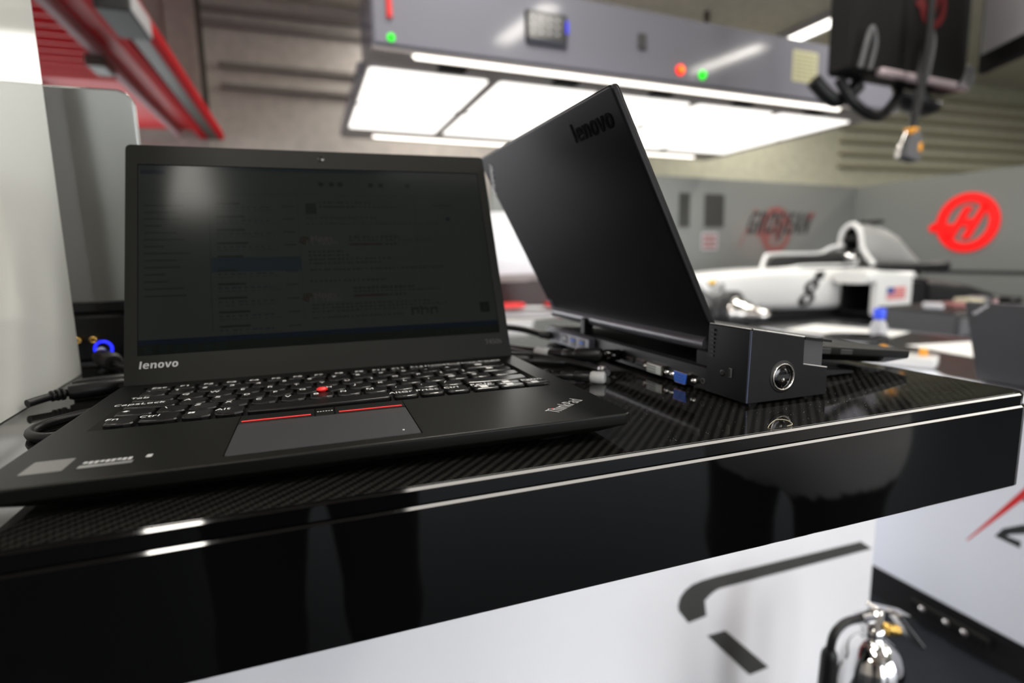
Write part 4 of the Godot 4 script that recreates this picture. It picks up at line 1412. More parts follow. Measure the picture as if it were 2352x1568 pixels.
func car() -> void:
	var o := Vector3(5.3, 0.0, -5.3)
	var t := thing("racing_car", "white and black open-cockpit racing car raised on stands beneath the light panels", "racing car", o)
	XF = Transform3D(Basis(), -o)
	var up := Vector3.UP
	var zz := Vector3(0, 0, 1)
	# chassis and nose: x, bottom, top, half width
	var rings := []
	for q in [[2.35, 0.62, 0.68, 0.07], [2.42, 0.58, 0.73, 0.1], [2.8, 0.54, 0.79, 0.14], [3.3, 0.51, 0.85, 0.2], [3.65, 0.49, 0.895, 0.26], [4.0, 0.475, 0.925, 0.31], [4.5, 0.455, 0.945, 0.36], [5.0, 0.435, 0.945, 0.4], [5.6, 0.42, 0.935, 0.42], [6.2, 0.41, 0.92, 0.42], [6.9, 0.42, 0.88, 0.4]]:
		rings.append(ring_of(Vector3(q[0], (q[1] + q[2]) / 2, -5.3), zz, up, q[3], (q[2] - q[1]) / 2, 28, 5.0))
	var st := S(true)
	loft(st, rings)
	obj("chassis", st, MT.car_white, t)
	# flat black floor and the lower black bodywork
	st = S()
	box(st, Vector3(3.9, 0.28, -5.95), Vector3(8.4, 0.34, -4.5), 0.02)
	box(st, Vector3(3.75, 0.34, -5.6), Vector3(8.2, 0.44, -4.98), 0.02)
	obj("floor_tray", st, MT.car_black, t)
	for x in [4.5, 7.6]:
		st = S()
		box(st, Vector3(x - 0.1, 0.0, -5.6), Vector3(x + 0.1, 0.28, -5.0), 0.02)
		obj("stand", st, MT.rack_black, t)
	# cockpit: dark solid standing for the shaded hollow, and pale rim
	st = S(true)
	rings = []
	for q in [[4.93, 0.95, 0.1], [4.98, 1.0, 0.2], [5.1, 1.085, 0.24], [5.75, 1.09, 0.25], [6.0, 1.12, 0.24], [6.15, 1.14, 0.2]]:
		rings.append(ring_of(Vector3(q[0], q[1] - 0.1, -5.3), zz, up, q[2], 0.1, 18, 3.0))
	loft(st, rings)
	obj("cockpit_dark_fill", st, MT.hollow_black, t)
	for s in [-1.0, 1.0]:
		st = S(true)
		var lo := 0.0 if s < 0 else 0.135
		tube(st, smooth_path([Vector3(4.86, 0.93, -5.3 + s * 0.12), Vector3(4.98, 1.05 - lo * 0.8, -5.3 + s * 0.2), Vector3(5.12, 1.1 - lo, -5.3 + s * 0.26), Vector3(5.6, 1.1 - lo, -5.3 + s * 0.27), Vector3(5.95, 1.1 - lo, -5.3 + s * 0.26), Vector3(6.08, 1.17 - lo, -5.3 + s * 0.2), Vector3(6.2, 1.2 - lo * 0.5, -5.3 + s * 0.1)], 6), 0.026 if s < 0 else 0.016, 10)
		obj("cockpit_rim", st, MT.car_white, t)
	# engine cover with air intake
	st = S(true)
	rings = []
	for q in [[6.2, 1.06, 1.46, 0.13], [6.24, 0.98, 1.47, 0.16], [6.6, 0.9, 1.45, 0.2], [6.85, 0.88, 1.34, 0.22], [7.0, 0.86, 1.18, 0.24], [7.2, 0.84, 1.02, 0.22], [7.4, 0.78, 0.9, 0.15]]:
		rings.append(ring_of(Vector3(q[0], (q[1] + q[2]) / 2, -5.3), zz, up, q[3], (q[2] - q[1]) / 2, 22, 2.4))
	loft(st, rings, false, true)
	obj("engine_cover", st, mat("cover_grey", lin(0.3, 0.3, 0.29), 0.4), t)
	st = S(true)
	for s in [-1.0, 1.0]:
		tube(st, smooth_path([Vector3(6.25, 0.95, -5.3 + s * 0.3), Vector3(6.2, 1.15, -5.3 + s * 0.17), Vector3(6.19, 1.36, -5.3 + s * 0.13), Vector3(6.2, 1.45, -5.3 + s * 0.05), Vector3(6.2, 1.46, -5.3)], 6), 0.035, 10)
	obj("roll_hoop", st, MT.car_white, t)
	st = S()
	box(st, Vector3(6.25, 0.84, -5.2), Vector3(7.6, 0.97, -4.93), 0.03)
	obj("engine_deck", st, MT.car_black, t)
	st = S(true)
	loft(st, [ring_of(Vector3(6.17, 1.32, -5.3), zz, up, 0.115, 0.12, 18, 2.6), ring_of(Vector3(6.3, 1.32, -5.3), zz, up, 0.115, 0.11, 18, 2.6), ring_of(Vector3(6.75, 1.22, -5.3), zz, up, 0.09, 0.08, 18, 2.6)], false, true)
	obj("air_intake", st, MT.car_black, t)
	st = S(true)
	loft(st, [ring_of(Vector3(6.42, 1.50, -5.3), zz, up, 0.02, 0.02, 12), ring_of(Vector3(6.45, 1.5, -5.3), zz, up, 0.12, 0.03, 12), ring_of(Vector3(6.62, 1.5, -5.3), zz, up, 0.12, 0.03, 12), ring_of(Vector3(6.66, 1.5, -5.3), zz, up, 0.05, 0.02, 12)])
	obj("roof_camera", st, MT.car_black, t)
	st = S()
	box(st, Vector3(6.0, 1.26, -5.22), Vector3(6.2, 1.32, -5.17), 0.01)
	obj("side_camera", st, MT.car_black, t)
	st = S(true)
	loft(st, [ring_of(Vector3(5.72, 1.06, -4.98), zz, up, 0.06, 0.03, 12), ring_of(Vector3(5.75, 1.06, -4.98), zz, up, 0.09, 0.045, 12), ring_of(Vector3(5.84, 1.06, -4.98), zz, up, 0.09, 0.045, 12)])
	obj("mirror", st, MT.chrome, t)
	# side pods either side: white shell with dark inlet
	for s in [-1.0, 1.0]:
		st = S()
		var zc: float = -5.3 + s * 0.66
		XF = Transform3D(Basis(), -o)
		rings = []
		for q in [[5.42, 0.76, 0.9, 0.22], [5.55, 0.745, 0.915, 0.25]]:
			rings.append(ring_of(Vector3(q[0], (q[1] + q[2]) / 2, zc), zz, up, q[3], (q[2] - q[1]) / 2, 24, 5.0))
		loft(st, rings, true, true, true)
		rings = []
		for q in [[5.54, 0.40, 0.90, 0.035], [5.7, 0.39, 0.90, 0.05], [6.08, 0.37, 0.86, 0.05]]:
			rings.append(ring_of(Vector3(q[0], (q[1] + q[2]) / 2, zc + s * 0.215), zz, up, q[3], (q[2] - q[1]) / 2, 24, 6.0))
		loft(st, rings, true, true, true)
		obj("side_pod", st, MT.car_white, t)
		# open duct: four walls and the radiator far inside
		st = S()
		var za := zc - 0.22
		var zb := zc + 0.2
		for w in [[0.40, 0.42, za, zb], [0.74, 0.76, za, zb], [0.42, 0.74, za, za + 0.012], [0.42, 0.74, zb - 0.012, zb]]:
			box(st, Vector3(5.56, w[0], w[2]), Vector3(6.5, w[1], w[3]))
		obj("radiator_duct", st, MT.car_black, t)
		st = S()
		box(st, Vector3(6.4, 0.42, za + 0.01), Vector3(6.44, 0.74, zb - 0.01))
		obj("radiator", st, MT.car_grey, t)
		st = S(true)
		rings = []
		for q in [[6.42, 0.365, 0.80, 0.24], [6.6, 0.36, 0.78, 0.23], [7.3, 0.35, 0.68, 0.18], [8.0, 0.35, 0.52, 0.1]]:
			rings.append(ring_of(Vector3(q[0], (q[1] + q[2]) / 2, zc), zz, up, q[3], (q[2] - q[1]) / 2, 24, 4.0))
		loft(st, rings)
		obj("rear_bodywork", st, MT.car_black, t)
	# flag on the side pod, number on the chassis
	XF = Transform3D(Basis(), Vector3(0, 0, -4.376) - o)
	st = S()
	box(st, Vector3(5.68, 0.575, 0), Vector3(5.98, 0.715, 0.004))
	var fl := obj("flag", st, MT.label_white, t)
	for i in 5:
		st = S()
		box(st, Vector3(5.68, 0.58 + i * 0.03, 0.003), Vector3(5.98, 0.594 + i * 0.03, 0.006))
		obj("flag_stripe", st, MT.car_red, fl)
	st = S()
	box(st, Vector3(5.68, 0.645, 0.004), Vector3(5.79, 0.715, 0.008))
	obj("flag_canton", st, MT.flag_blue, fl)
	XF = Transform3D()
	words("number", "8", 0.42, MT.car_black, t, Basis(), Vector3(5.09, 0.64, -4.893) - o, 1.0, 0.006, 1.15, 0.42)
	XF = Transform3D(Basis(), Vector3(0, 0, -4.896) - o)
	st = S()
	prism(st, PackedVector2Array([Vector2(5.15, 0.80), Vector2(5.19, 0.9), Vector2(5.33, 0.9), Vector2(5.29, 0.80)]), 0.0, 0.004)
	obj("number_bar", st, MT.car_black, t)
	XF = Transform3D(Basis(), -o)
	# near front hub with suspension arms
	st = S(true)
	lathe(st, [Vector2(0.0, 0.0), Vector2(0.23, 0.0), Vector2(0.24, 0.02), Vector2(0.24, 0.14), Vector2(0.18, 0.16)], Vector3(3.72, 0.5, -4.74), Vector3(0.35, 0, 1), 28)
	var hub := obj("brake_drum", st, MT.car_black, t)
	st = S(true)
	lathe(st, [Vector2(0.18, 0.15), Vector2(0.17, 0.2), Vector2(0.14, 0.21), Vector2(0.14, 0.28), Vector2(0.1, 0.29), Vector2(0.1, 0.4), Vector2(0.07, 0.42), Vector2(0.06, 0.5), Vector2(0.0, 0.52)], Vector3(3.72, 0.5, -4.74), Vector3(0.35, 0, 1), 28)
	obj("wheel_axle", st, MT.steel, hub)
	for q in [[Vector3(3.35, 0.8, -5.1), Vector3(3.62, 0.66, -4.7)], [Vector3(3.95, 0.8, -5.05), Vector3(3.7, 0.66, -4.7)], [Vector3(3.3, 0.56, -5.1), Vector3(3.65, 0.4, -4.7)], [Vector3(3.3, 0.92, -4.85), Vector3(3.62, 0.55, -4.68)]]:
		st = S(true)
		tube(st, [q[0], q[1]], 0.025, 10)
		obj("suspension_arm", st, MT.car_grey, t)
	st = S(true)
	lathe(st, [Vector2(0.0, 0.0), Vector2(0.04, 0.01), Vector2(0.04, 0.06), Vector2(0.0, 0.07)], Vector3(3.36, 0.87, -4.52), Vector3(0.3, -0.8, 0.5), 14)
	obj("sensor", st, MT.gold, t)
	XF = Transform3D()

func spare_nose() -> void:
	var o := Vector3(0.75, 0.0, -3.0)
	var t := thing("spare_nose_cone", "white nose cone with red-tipped wing resting on a dark stand", "nose cone", o)
	var st := S(true)
	var zz := Vector3(0, 0, 1)
	var xx := Vector3(1, 0, 0)
	loft(st, [ring_of(Vector3(-0.08, 1.05, 0), xx, zz, 0.16, 0.12, 22, 4.0), ring_of(Vector3(-0.09, 1.09, 0), xx, zz, 0.18, 0.14, 22, 4.0), ring_of(Vector3(-0.1, 1.2, 0), xx, zz, 0.175, 0.13, 22, 4.0), ring_of(Vector3(-0.12, 1.36, 0), xx, zz, 0.15, 0.11, 22, 4.0), ring_of(Vector3(-0.12, 1.41, 0), xx, zz, 0.13, 0.09, 22, 4.0)])
	obj("nose_shell", st, MT.white_gloss, t)
	st = S(true)
	loft(st, [ring_of(Vector3(-0.07, 1.01, 0), xx, zz, 0.16, 0.12, 22, 3.0), ring_of(Vector3(-0.07, 1.052, 0), xx, zz, 0.17, 0.13, 22, 3.0)])
	obj("nose_collar", st, MT.gantry_under, t)
	st = S(true)
	loft(st, [ring_of(Vector3(0.02, 0.86, 0), xx, zz, 0.24, 0.12, 18, 3.0), ring_of(Vector3(-0.02, 1.015, 0), xx, zz, 0.19, 0.12, 18, 3.0)])
	obj("mount", st, mat("mount_red", lin(0.02, 0.004, 0.004), 0.5), t)
	for i in 3:
		st = S(true)
		var y := 0.86 - i * 0.035
		loft(st, [ring_of(Vector3(-0.6, y + 0.02, 0.05 + i * 0.1), Vector3.UP, zz, 0.016, 0.09, 14), ring_of(Vector3(0.26, y - 0.02, 0.05 + i * 0.1), Vector3.UP, zz, 0.016, 0.09, 14)])
		obj("wing_element", st, MT.car_white if i != 1 else MT.grey_panel, t)
	st = S()
	box(st, Vector3(0.16, 0.785, 0.0), Vector3(0.45, 0.812, 0.3), 0.006)
	obj("wing_tip", st, MT.logo_red if false else MT.car_red, t)
	st = S()
	box(st, Vector3(-0.22, 0.862, 0.1), Vector3(-0.08, 0.89, 0.22), 0.008)
	obj("wing_tip", st, MT.car_red, t)
	st = S()
	box(st, Vector3(0.08, 0.855, 0.1), Vector3(0.16, 0.88, 0.22), 0.008)
	obj("wing_tip", st, MT.car_red, t)
	st = S()
	box(st, Vector3(-0.3, 0.62, -0.15), Vector3(0.4, 0.765, 0.15), 0.01)
	obj("stand_top", st, MT.car_grey, t)
	for x in [-0.25, 0.32]:
		for z in [-0.12, 0.12]:
			st = S()
			box(st, Vector3(x - 0.025, 0.0, z - 0.025), Vector3(x + 0.025, 0.63, z + 0.025))
			obj("leg", st, MT.rack_black, t)

func overhead_rack() -> void:
	var o := Vector3(3.4, 2.26, -2.75)
	var t := thing("overhead_rack", "black hanging equipment case with dim red emblem at upper right", "equipment case", o, deg_to_rad(6))
	var st := S()
	box(st, Vector3(-0.66, 0.0, -0.02), Vector3(0.62, 0.9, 0.15), 0.02)
	obj("case", st, MT.rack_black, t)
	st = S()
	box(st, Vector3(-0.2, 0.88, 0.0), Vector3(-0.14, 2.34, 0.06))
	box(st, Vector3(0.2, 0.88, 0.0), Vector3(0.26, 2.34, 0.06))
	obj("hanger", st, MT.rail_dark, t)
	st = S()
	box(st, Vector3(-0.4, -0.01, 0.14), Vector3(0.6, 0.035, 0.19), 0.01)
	obj("front_rail", st, mat("rose_metal", lin(0.75, 0.62, 0.64), 0.4, 0.7), t)
	logo(t, Vector3(0.14, 0.5, 0.151), Basis(), 0.15, mat("emblem_red", lin(0.12, 0.004, 0.006), 0.5), 0.004)
	for q in [[-0.58, 0.15], [0.02, 0.22], [0.5, 0.05]]:
		st = S(true)
		tube(st, smooth_path([Vector3(q[0] - 0.06, 0.0, 0.2), Vector3(q[0] - 0.04, q[1], 0.22), Vector3(q[0], q[1] + 0.08, 0.22), Vector3(q[0] + 0.04, q[1], 0.22), Vector3(q[0] + 0.03, 0.0, 0.2)], 8), 0.014, 8)
		obj("cable_loop", st, MT.car_grey, t)
	st = S(true)
	rings_underside(st)
	obj("speaker_pod", st, MT.plinth, t)
	st = S(true)
	tube(st, smooth_path([Vector3(-0.55, 0.0, 0.0), Vector3(-0.45, -0.16, 0.05), Vector3(-0.2, -0.22, 0.05), Vector3(0.0, -0.08, 0.05), Vector3(0.05, 0.02, 0.0)], 8), 0.035, 10)
	obj("hose", st, MT.cable, t)
	st = S(true)
	tube(st, smooth_path([Vector3(-0.66, 0.0, -0.1), Vector3(-0.5, -0.12, -0.05), Vector3(-0.35, -0.02, 0.0)], 8), 0.05, 10)
	obj("hose", st, MT.cable, t)
	# tilted monitor to the right of the case
	o = Vector3(4.06, 2.36, -2.62)
	t = thing("hanging_monitor", "grey hanging screen with black lower frame in the upper right corner", "monitor", o, deg_to_rad(-117))
	st = S()
	box(st, Vector3(0.0, 0.0, -0.06), Vector3(1.3, 0.9, 0.0), 0.01)
	obj("frame", st, MT.rack_black, t)
	st = S()
	box(st, Vector3(0.03, 0.12, -0.02), Vector3(1.27, 0.87, 0.006), 0.002)
	var f := obj("screen", st, MT.grey_panel, t)
	st = S()
	XF = Transform3D(Basis(), Vector3(0, 0, 0.006))
	prism(st, PackedVector2Array([Vector2(0.2, 0.42), Vector2(0.32, 0.6), Vector2(0.6, 0.6), Vector2(0.45, 0.42)]), 0.0, 0.003)
	XF = Transform3D()
	obj("red_mark", st, MT.car_red, f)
	st = S()
	box(st, Vector3(0.2, 0.88, -0.05), Vector3(0.26, 2.24, -0.01))
	obj("hanger", st, MT.rail_dark, t)
	# pendant cable with plug
	o = Vector3(3.15, 1.72, -2.42)
	t = thing("pendant_cable", "black cable hanging down with grey plug and orange clips", "cable", o)
	st = S(true)
	tube(st, smooth_path([Vector3(0.12, 2.86, 0.0), Vector3(0.12, 1.1, 0.0), Vector3(0.11, 0.6, 0.0), Vector3(0.06, 0.3, 0.0), Vector3(0.03, 0.15, 0.0)], 8), 0.024, 10)
	obj("cord", st, MT.cable, t)
	st = S()
	XF = Transform3D(Basis(Vector3(0, 0, 1), -0.25), Vector3(0.0, 0.0, 0.0))
	prism(st, PackedVector2Array([Vector2(-0.05, 0.0), Vector2(0.07, 0.0), Vector2(0.07, 0.1), Vector2(0.03, 0.17), Vector2(-0.02, 0.17), Vector2(-0.05, 0.1)]), -0.04, 0.04)
	obj("plug", st, MT.car_grey, t)
	XF = Transform3D()
	st = S()
	box(st, Vector3(-0.0, 0.15, -0.035), Vector3(0.06, 0.19, 0.035), 0.008)
	obj("orange_clip", st, MT.orange, t)
	st = S()
	box(st, Vector3(0.05, 0.04, -0.03), Vector3(0.09, 0.1, 0.045), 0.008)
	obj("orange_clip", st, MT.orange, t)
	st = S(true)
	tube(st, smooth_path([Vector3(-0.02, 0.16, 0.0), Vector3(-0.07, 0.08, 0.01), Vector3(-0.09, 0.0, 0.01)], 6), 0.012, 8)
	obj("steel_hook", st, MT.steel, t)

func rings_underside(st: SurfaceTool) -> void:
	var zz := Vector3(0, 0, 1)
	loft(st, [ring_of(Vector3(0.12, -0.04, 0), Vector3.UP, zz, 0.02, 0.04, 14), ring_of(Vector3(0.2, -0.07, 0), Vector3.UP, zz, 0.05, 0.1, 14), ring_of(Vector3(0.42, -0.1, 0), Vector3.UP, zz, 0.06, 0.12, 14), ring_of(Vector3(0.5, -0.1, 0), Vector3.UP, zz, 0.03, 0.06, 14)])
	tube(st, [Vector3(0.36, -0.06, 0), Vector3(0.36, 0.03, 0)], 0.05, 12)

func bench_things() -> void:
	var top := 0.782
	# laptop with its lid back to us
	var b := Basis(Vector3.UP, PI / 2)
	var t := thing("laptop", "dark grey laptop lid with small white mark on the right-hand workbench", "laptop")
	t.transform = Transform3D(b, Vector3(1.245, top, -0.745 + 0.331))
	laptop_base(t, false)
	t.position.z = -0.43
	var st := S()
	var a := deg_to_rad(70)
	slab(st, 0.0008, 0.3302, -0.232, 0.004, -0.0068, -0.0009, 0.006, 0.0018, 3)
	var lid := obj("lid", st, mat("grey_lid", lin(0.04, 0.04, 0.042), 0.45), t)
	lid.transform = Transform3D(Basis(Vector3.RIGHT, Vector3(0, cos(a), sin(a)), Vector3(0, -sin(a), cos(a))), Vector3(0, 0.017, 0.002))
	var back := Basis(Vector3(-1, 0, 0), Vector3(0, 0, -1), Vector3(0, -1, 0)) * Basis(Vector3(0, 0, 1), deg_to_rad(38))
	words("lettering", "ThinkPad", 0.011, MT.legend, lid, back, Vector3(0.294, -0.0069, -0.212), 0.5, 0.0003)
	# chrome post rack between
	t = thing("wire_rack", "grey wire document rack on the workbench beside the dark laptop lid", "rack", Vector3(1.42, top, -0.83))
	for q in [[Vector3(0, 0, 0), Vector3(-0.01, 0.23, 0)], [Vector3(0.0, 0.09, 0), Vector3(0.3, 0.09, 0.02)], [Vector3(0.0, 0.05, 0), Vector3(0.3, 0.05, 0.02)], [Vector3(0.3, 0, 0.02), Vector3(0.3, 0.2, 0.02)]]:
		st = S(true)
		tube(st, [q[0], q[1]], 0.006, 8)
		obj("wire", st, MT.rail, t)
	st = S(true)
	lathe(st, [Vector2(0, 0.01), Vector2(0.006, 0.008), Vector2(0.008, 0.0)], Vector3(-0.01, 0.225, 0), Vector3.UP, 12)
	obj("knob", st, MT.rail_dark, t)
	# bottle
	t = thing("water_bottle", "small clear bottle with bright blue cap on the workbench", "bottle", Vector3(1.66, top, -1.38))
	st = S(true)
	lathe(st, [Vector2(0, 0.0), Vector2(0.03, 0.0), Vector2(0.032, 0.01), Vector2(0.032, 0.06), Vector2(0.026, 0.08), Vector2(0.016, 0.095), Vector2(0.016, 0.105)], Vector3.ZERO, Vector3.UP, 20)
	obj("bottle_body", st, MT.grey_panel, t)
	st = S(true)
	lathe(st, [Vector2(0.021, 0.097), Vector2(0.022, 0.1), Vector2(0.022, 0.135), Vector2(0.019, 0.14), Vector2(0, 0.141)], Vector3.ZERO, Vector3.UP, 20)
	obj("cap", st, MT.blue_cap, t)
	# coiled black cables
	t = thing("coiled_cable", "loose coil of black cable lying beside the blue-capped bottle", "cable", Vector3(1.48, top, -1.33))
	st = S(true)
	var p := []
	for i in 60:
		var an := TAU * i / 20.0
		p.append(Vector3(0.12 * cos(an), 0.014 + 0.014 * (i / 20) + 0.004 * sin(an * 1.3), 0.10 * sin(an)))
	tube(st, p, 0.007, 8)
	obj("coil", st, MT.cable, t)
	# papers
	for q in [[1.84, -1.68, 0.3, "white paper sheet at the far end of the workbench"], [1.8, -1.05, -0.15, "white paper sheet beyond the coiled cable"]]:
		t = thing("paper_sheet", q[3], "paper", Vector3(q[0], top, q[1]), q[2], "papers on the workbench")
		st = S()
		box(st, Vector3(-0.15, 0.0, -0.21), Vector3(0.15, 0.002, 0.21))
		obj("sheet", st, MT.paper, t)
	# white small box with orange valve
	t = thing("air_fitting", "white moulded air fitting with two orange-brass valves", "fitting", Vector3(1.31, top + 0.002, -1.03), 0.5)
	st = S()
	slab(st, -0.05, 0.05, -0.1, 0.1, 0.0, 0.035, 0.02, 0.008, 3)
	obj("housing", st, MT.car_white, t)
	for z in [-0.05, 0.06]:
		st = S(true)
		lathe(st, [Vector2(0.012, 0.0), Vector2(0.012, 0.02), Vector2(0.006, 0.024), Vector2(0, 0.024)], Vector3(0.0, 0.034, z), Vector3.UP, 14)
		obj("valve", st, MT.orange, t)
	st = S()
	box(st, Vector3(-0.02, 0.034, -0.085), Vector3(0.02, 0.04, -0.065), 0.002)
	obj("red_tab", st, MT.car_red, t)
	# dark tool trolley with clutter beyond the workbench
	t = thing("tool_trolley", "low dark tool trolley behind the workbench", "trolley", Vector3(4.2, 0.0, -2.6))
	st = S()
	box(st, Vector3(-0.6, 0.1, -0.3), Vector3(0.6, 0.72, 0.3), 0.02)
	obj("body", st, MT.plinth, t)
	for i in 4:
		st = S()
		box(st, Vector3(-0.57, 0.14 + i * 0.14, 0.295), Vector3(0.57, 0.26 + i * 0.14, 0.31), 0.006)
		obj("drawer", st, MT.car_grey, t)
	for q in [Vector2(-0.5, -0.22), Vector2(0.5, -0.22), Vector2(-0.5, 0.22), Vector2(0.5, 0.22)]:
		st = S(true)
		tube(st, [Vector3(q.x - 0.02, 0.055, q.y), Vector3(q.x + 0.02, 0.055, q.y)], 0.055, 16)
		obj("castor", st, MT.cable, t)
	var rng := RandomNumberGenerator.new()
	rng.seed = 3
	var names := ["grey folded cloth on the tool trolley", "faded red shop rag on the tool trolley", "tan marker box on the tool trolley", "dark grey parts tray on the tool trolley", "black hose reel on the tool trolley"]
	var cats := ["cloth", "rag", "box", "tray", "reel"]
	var ms := [MT.grey_panel, MT.dim_red, MT.fibre, MT.car_grey, MT.cable]
	for i in 5:
		st = S()
		var h := 0.05 + 0.04 * rng.randf()
		slab(st, -0.08, 0.08, -0.06, 0.06, 0.0, h * 0.6, 0.02, 0.012, 3)
		var k := obj(["folded_cloth", "shop_rag", "marker_box", "parts_tray", "hose_reel"][i], st, ms[i])
		k.position = Vector3(3.75 + i * 0.22, 0.72, -2.6 + 0.15 * (rng.randf() - 0.5))
		k.rotation.y = rng.randf() * 2.0
		tag(k, names[i], cats[i])

func person_mesh(bones: Array, cell: float, blend: float, ar: Array) -> void:
	# bones: [from, to, radius, radius, colour]; one continuous surface round them
	var lo := Vector3.INF
	var hi := -Vector3.INF
	for b in bones:
		var r: float = maxf(b[2], b[3]) + 3 * cell
		lo = lo.min(b[0] - Vector3(r, r, r)).min(b[1] - Vector3(r, r, r))
		hi = hi.max(b[0] + Vector3(r, r, r)).max(b[1] + Vector3(r, r, r))
	var n := Vector3i(((hi - lo) / cell).ceil()) + Vector3i(2, 2, 2)
	var f := PackedFloat32Array()
	f.resize(n.x * n.y * n.z)
	f.fill(9.0)
	var who := PackedInt32Array()
	who.resize(f.size())
	var best := PackedFloat32Array()
	best.resize(f.size())
	best.fill(9.0)
	for bi in bones.size():
		var b: Array = bones[bi]
		var a: Vector3 = b[0]
		var ab: Vector3 = b[1] - a
		var l2 := maxf(ab.length_squared(), 1e-9)
		var ra: float = b[2]
		var rb: float = b[3]
		var m := maxf(ra, rb) + blend + 2 * cell
		var mv := Vector3(m, m, m)
		var i0 := Vector3i(((a.min(b[1]) - mv - lo) / cell).floor()).clamp(Vector3i.ZERO, n - Vector3i.ONE)
		var i1 := Vector3i(((a.max(b[1]) + mv - lo) / cell).ceil()).clamp(Vector3i.ZERO, n - Vector3i.ONE)
		for z in range(i0.z, i1.z + 1):
			for y in range(i0.y, i1.y + 1):
				var row := (z * n.y + y) * n.x
				for x in range(i0.x, i1.x + 1):
					var p := lo + Vector3(x, y, z) * cell - a
					var t := clampf(p.dot(ab) / l2, 0.0, 1.0)
					var d := (p - ab * t).length() - lerpf(ra, rb, t)
					var q := row + x
					if d < best[q]:
						best[q] = d
						who[q] = bi
					var g := f[q]
					var h := maxf(blend - absf(g - d), 0.0)
					f[q] = minf(g, d) - h * h / (4.0 * blend)
	var vs: PackedVector3Array = ar[Mesh.ARRAY_VERTEX]
	var ns: PackedVector3Array = ar[Mesh.ARRAY_NORMAL]
	var cs: PackedColorArray = ar[Mesh.ARRAY_COLOR]
	var ix: PackedInt32Array = ar[Mesh.ARRAY_INDEX]
	var idx := {}
	var st := [1, n.x, n.x * n.y]
	for z in n.z - 1:
		for y in n.y - 1:
			for x in n.x - 1:
				var q: int = (z * n.y + y) * n.x + x
				var v := [f[q], f[q + 1], f[q + st[1]], f[q + st[1] + 1], f[q + st[2]], f[q + st[2] + 1], f[q + st[2] + st[1]], f[q + st[2] + st[1] + 1]]
				var inside := 0
				for k in 8:
					inside += 1 if v[k] < 0.0 else 0
				if inside == 0 or inside == 8:
					continue
				var s := Vector3.ZERO
				var c := 0
				for k in 8:
					for ax in 3:
						if k & (1 << ax):
							continue
						var k2: int = k | (1 << ax)
						if (v[k] < 0.0) != (v[k2] < 0.0):
							var w := Vector3(k & 1, (k >> 1) & 1, (k >> 2) & 1)
							w[ax] = v[k] / (v[k] - v[k2])
							s += w
							c += 1
				idx[q] = vs.size()
				vs.append(lo + (Vector3(x, y, z) + s / c) * cell)
				ns.append(Vector3(v[1] + v[3] + v[5] + v[7] - v[0] - v[2] - v[4] - v[6], v[2] + v[3] + v[6] + v[7] - v[0] - v[1] - v[4] - v[5], v[4] + v[5] + v[6] + v[7] - v[0] - v[1] - v[2] - v[3]).normalized())
				cs.append(bones[who[q]][4])
	for q: int in idx:
		for ax in 3:
			var q2: int = q + st[ax]
			if (f[q] < 0.0) == (f[q2] < 0.0):
				continue
			var u: int = st[(ax + 1) % 3]
			var w: int = st[(ax + 2) % 3]
			if not (idx.has(q - u) and idx.has(q - w) and idx.has(q - u - w)):
				continue
			var e := [idx[q], idx[q - u], idx[q - u - w], idx[q - w]]
			if f[q] >= 0.0:
				e.reverse()
			ix.append_array([e[0], e[2], e[1], e[0], e[3], e[2]])
	ar[Mesh.ARRAY_VERTEX] = vs
	ar[Mesh.ARRAY_NORMAL] = ns
	ar[Mesh.ARRAY_COLOR] = cs
	ar[Mesh.ARRAY_INDEX] = ix

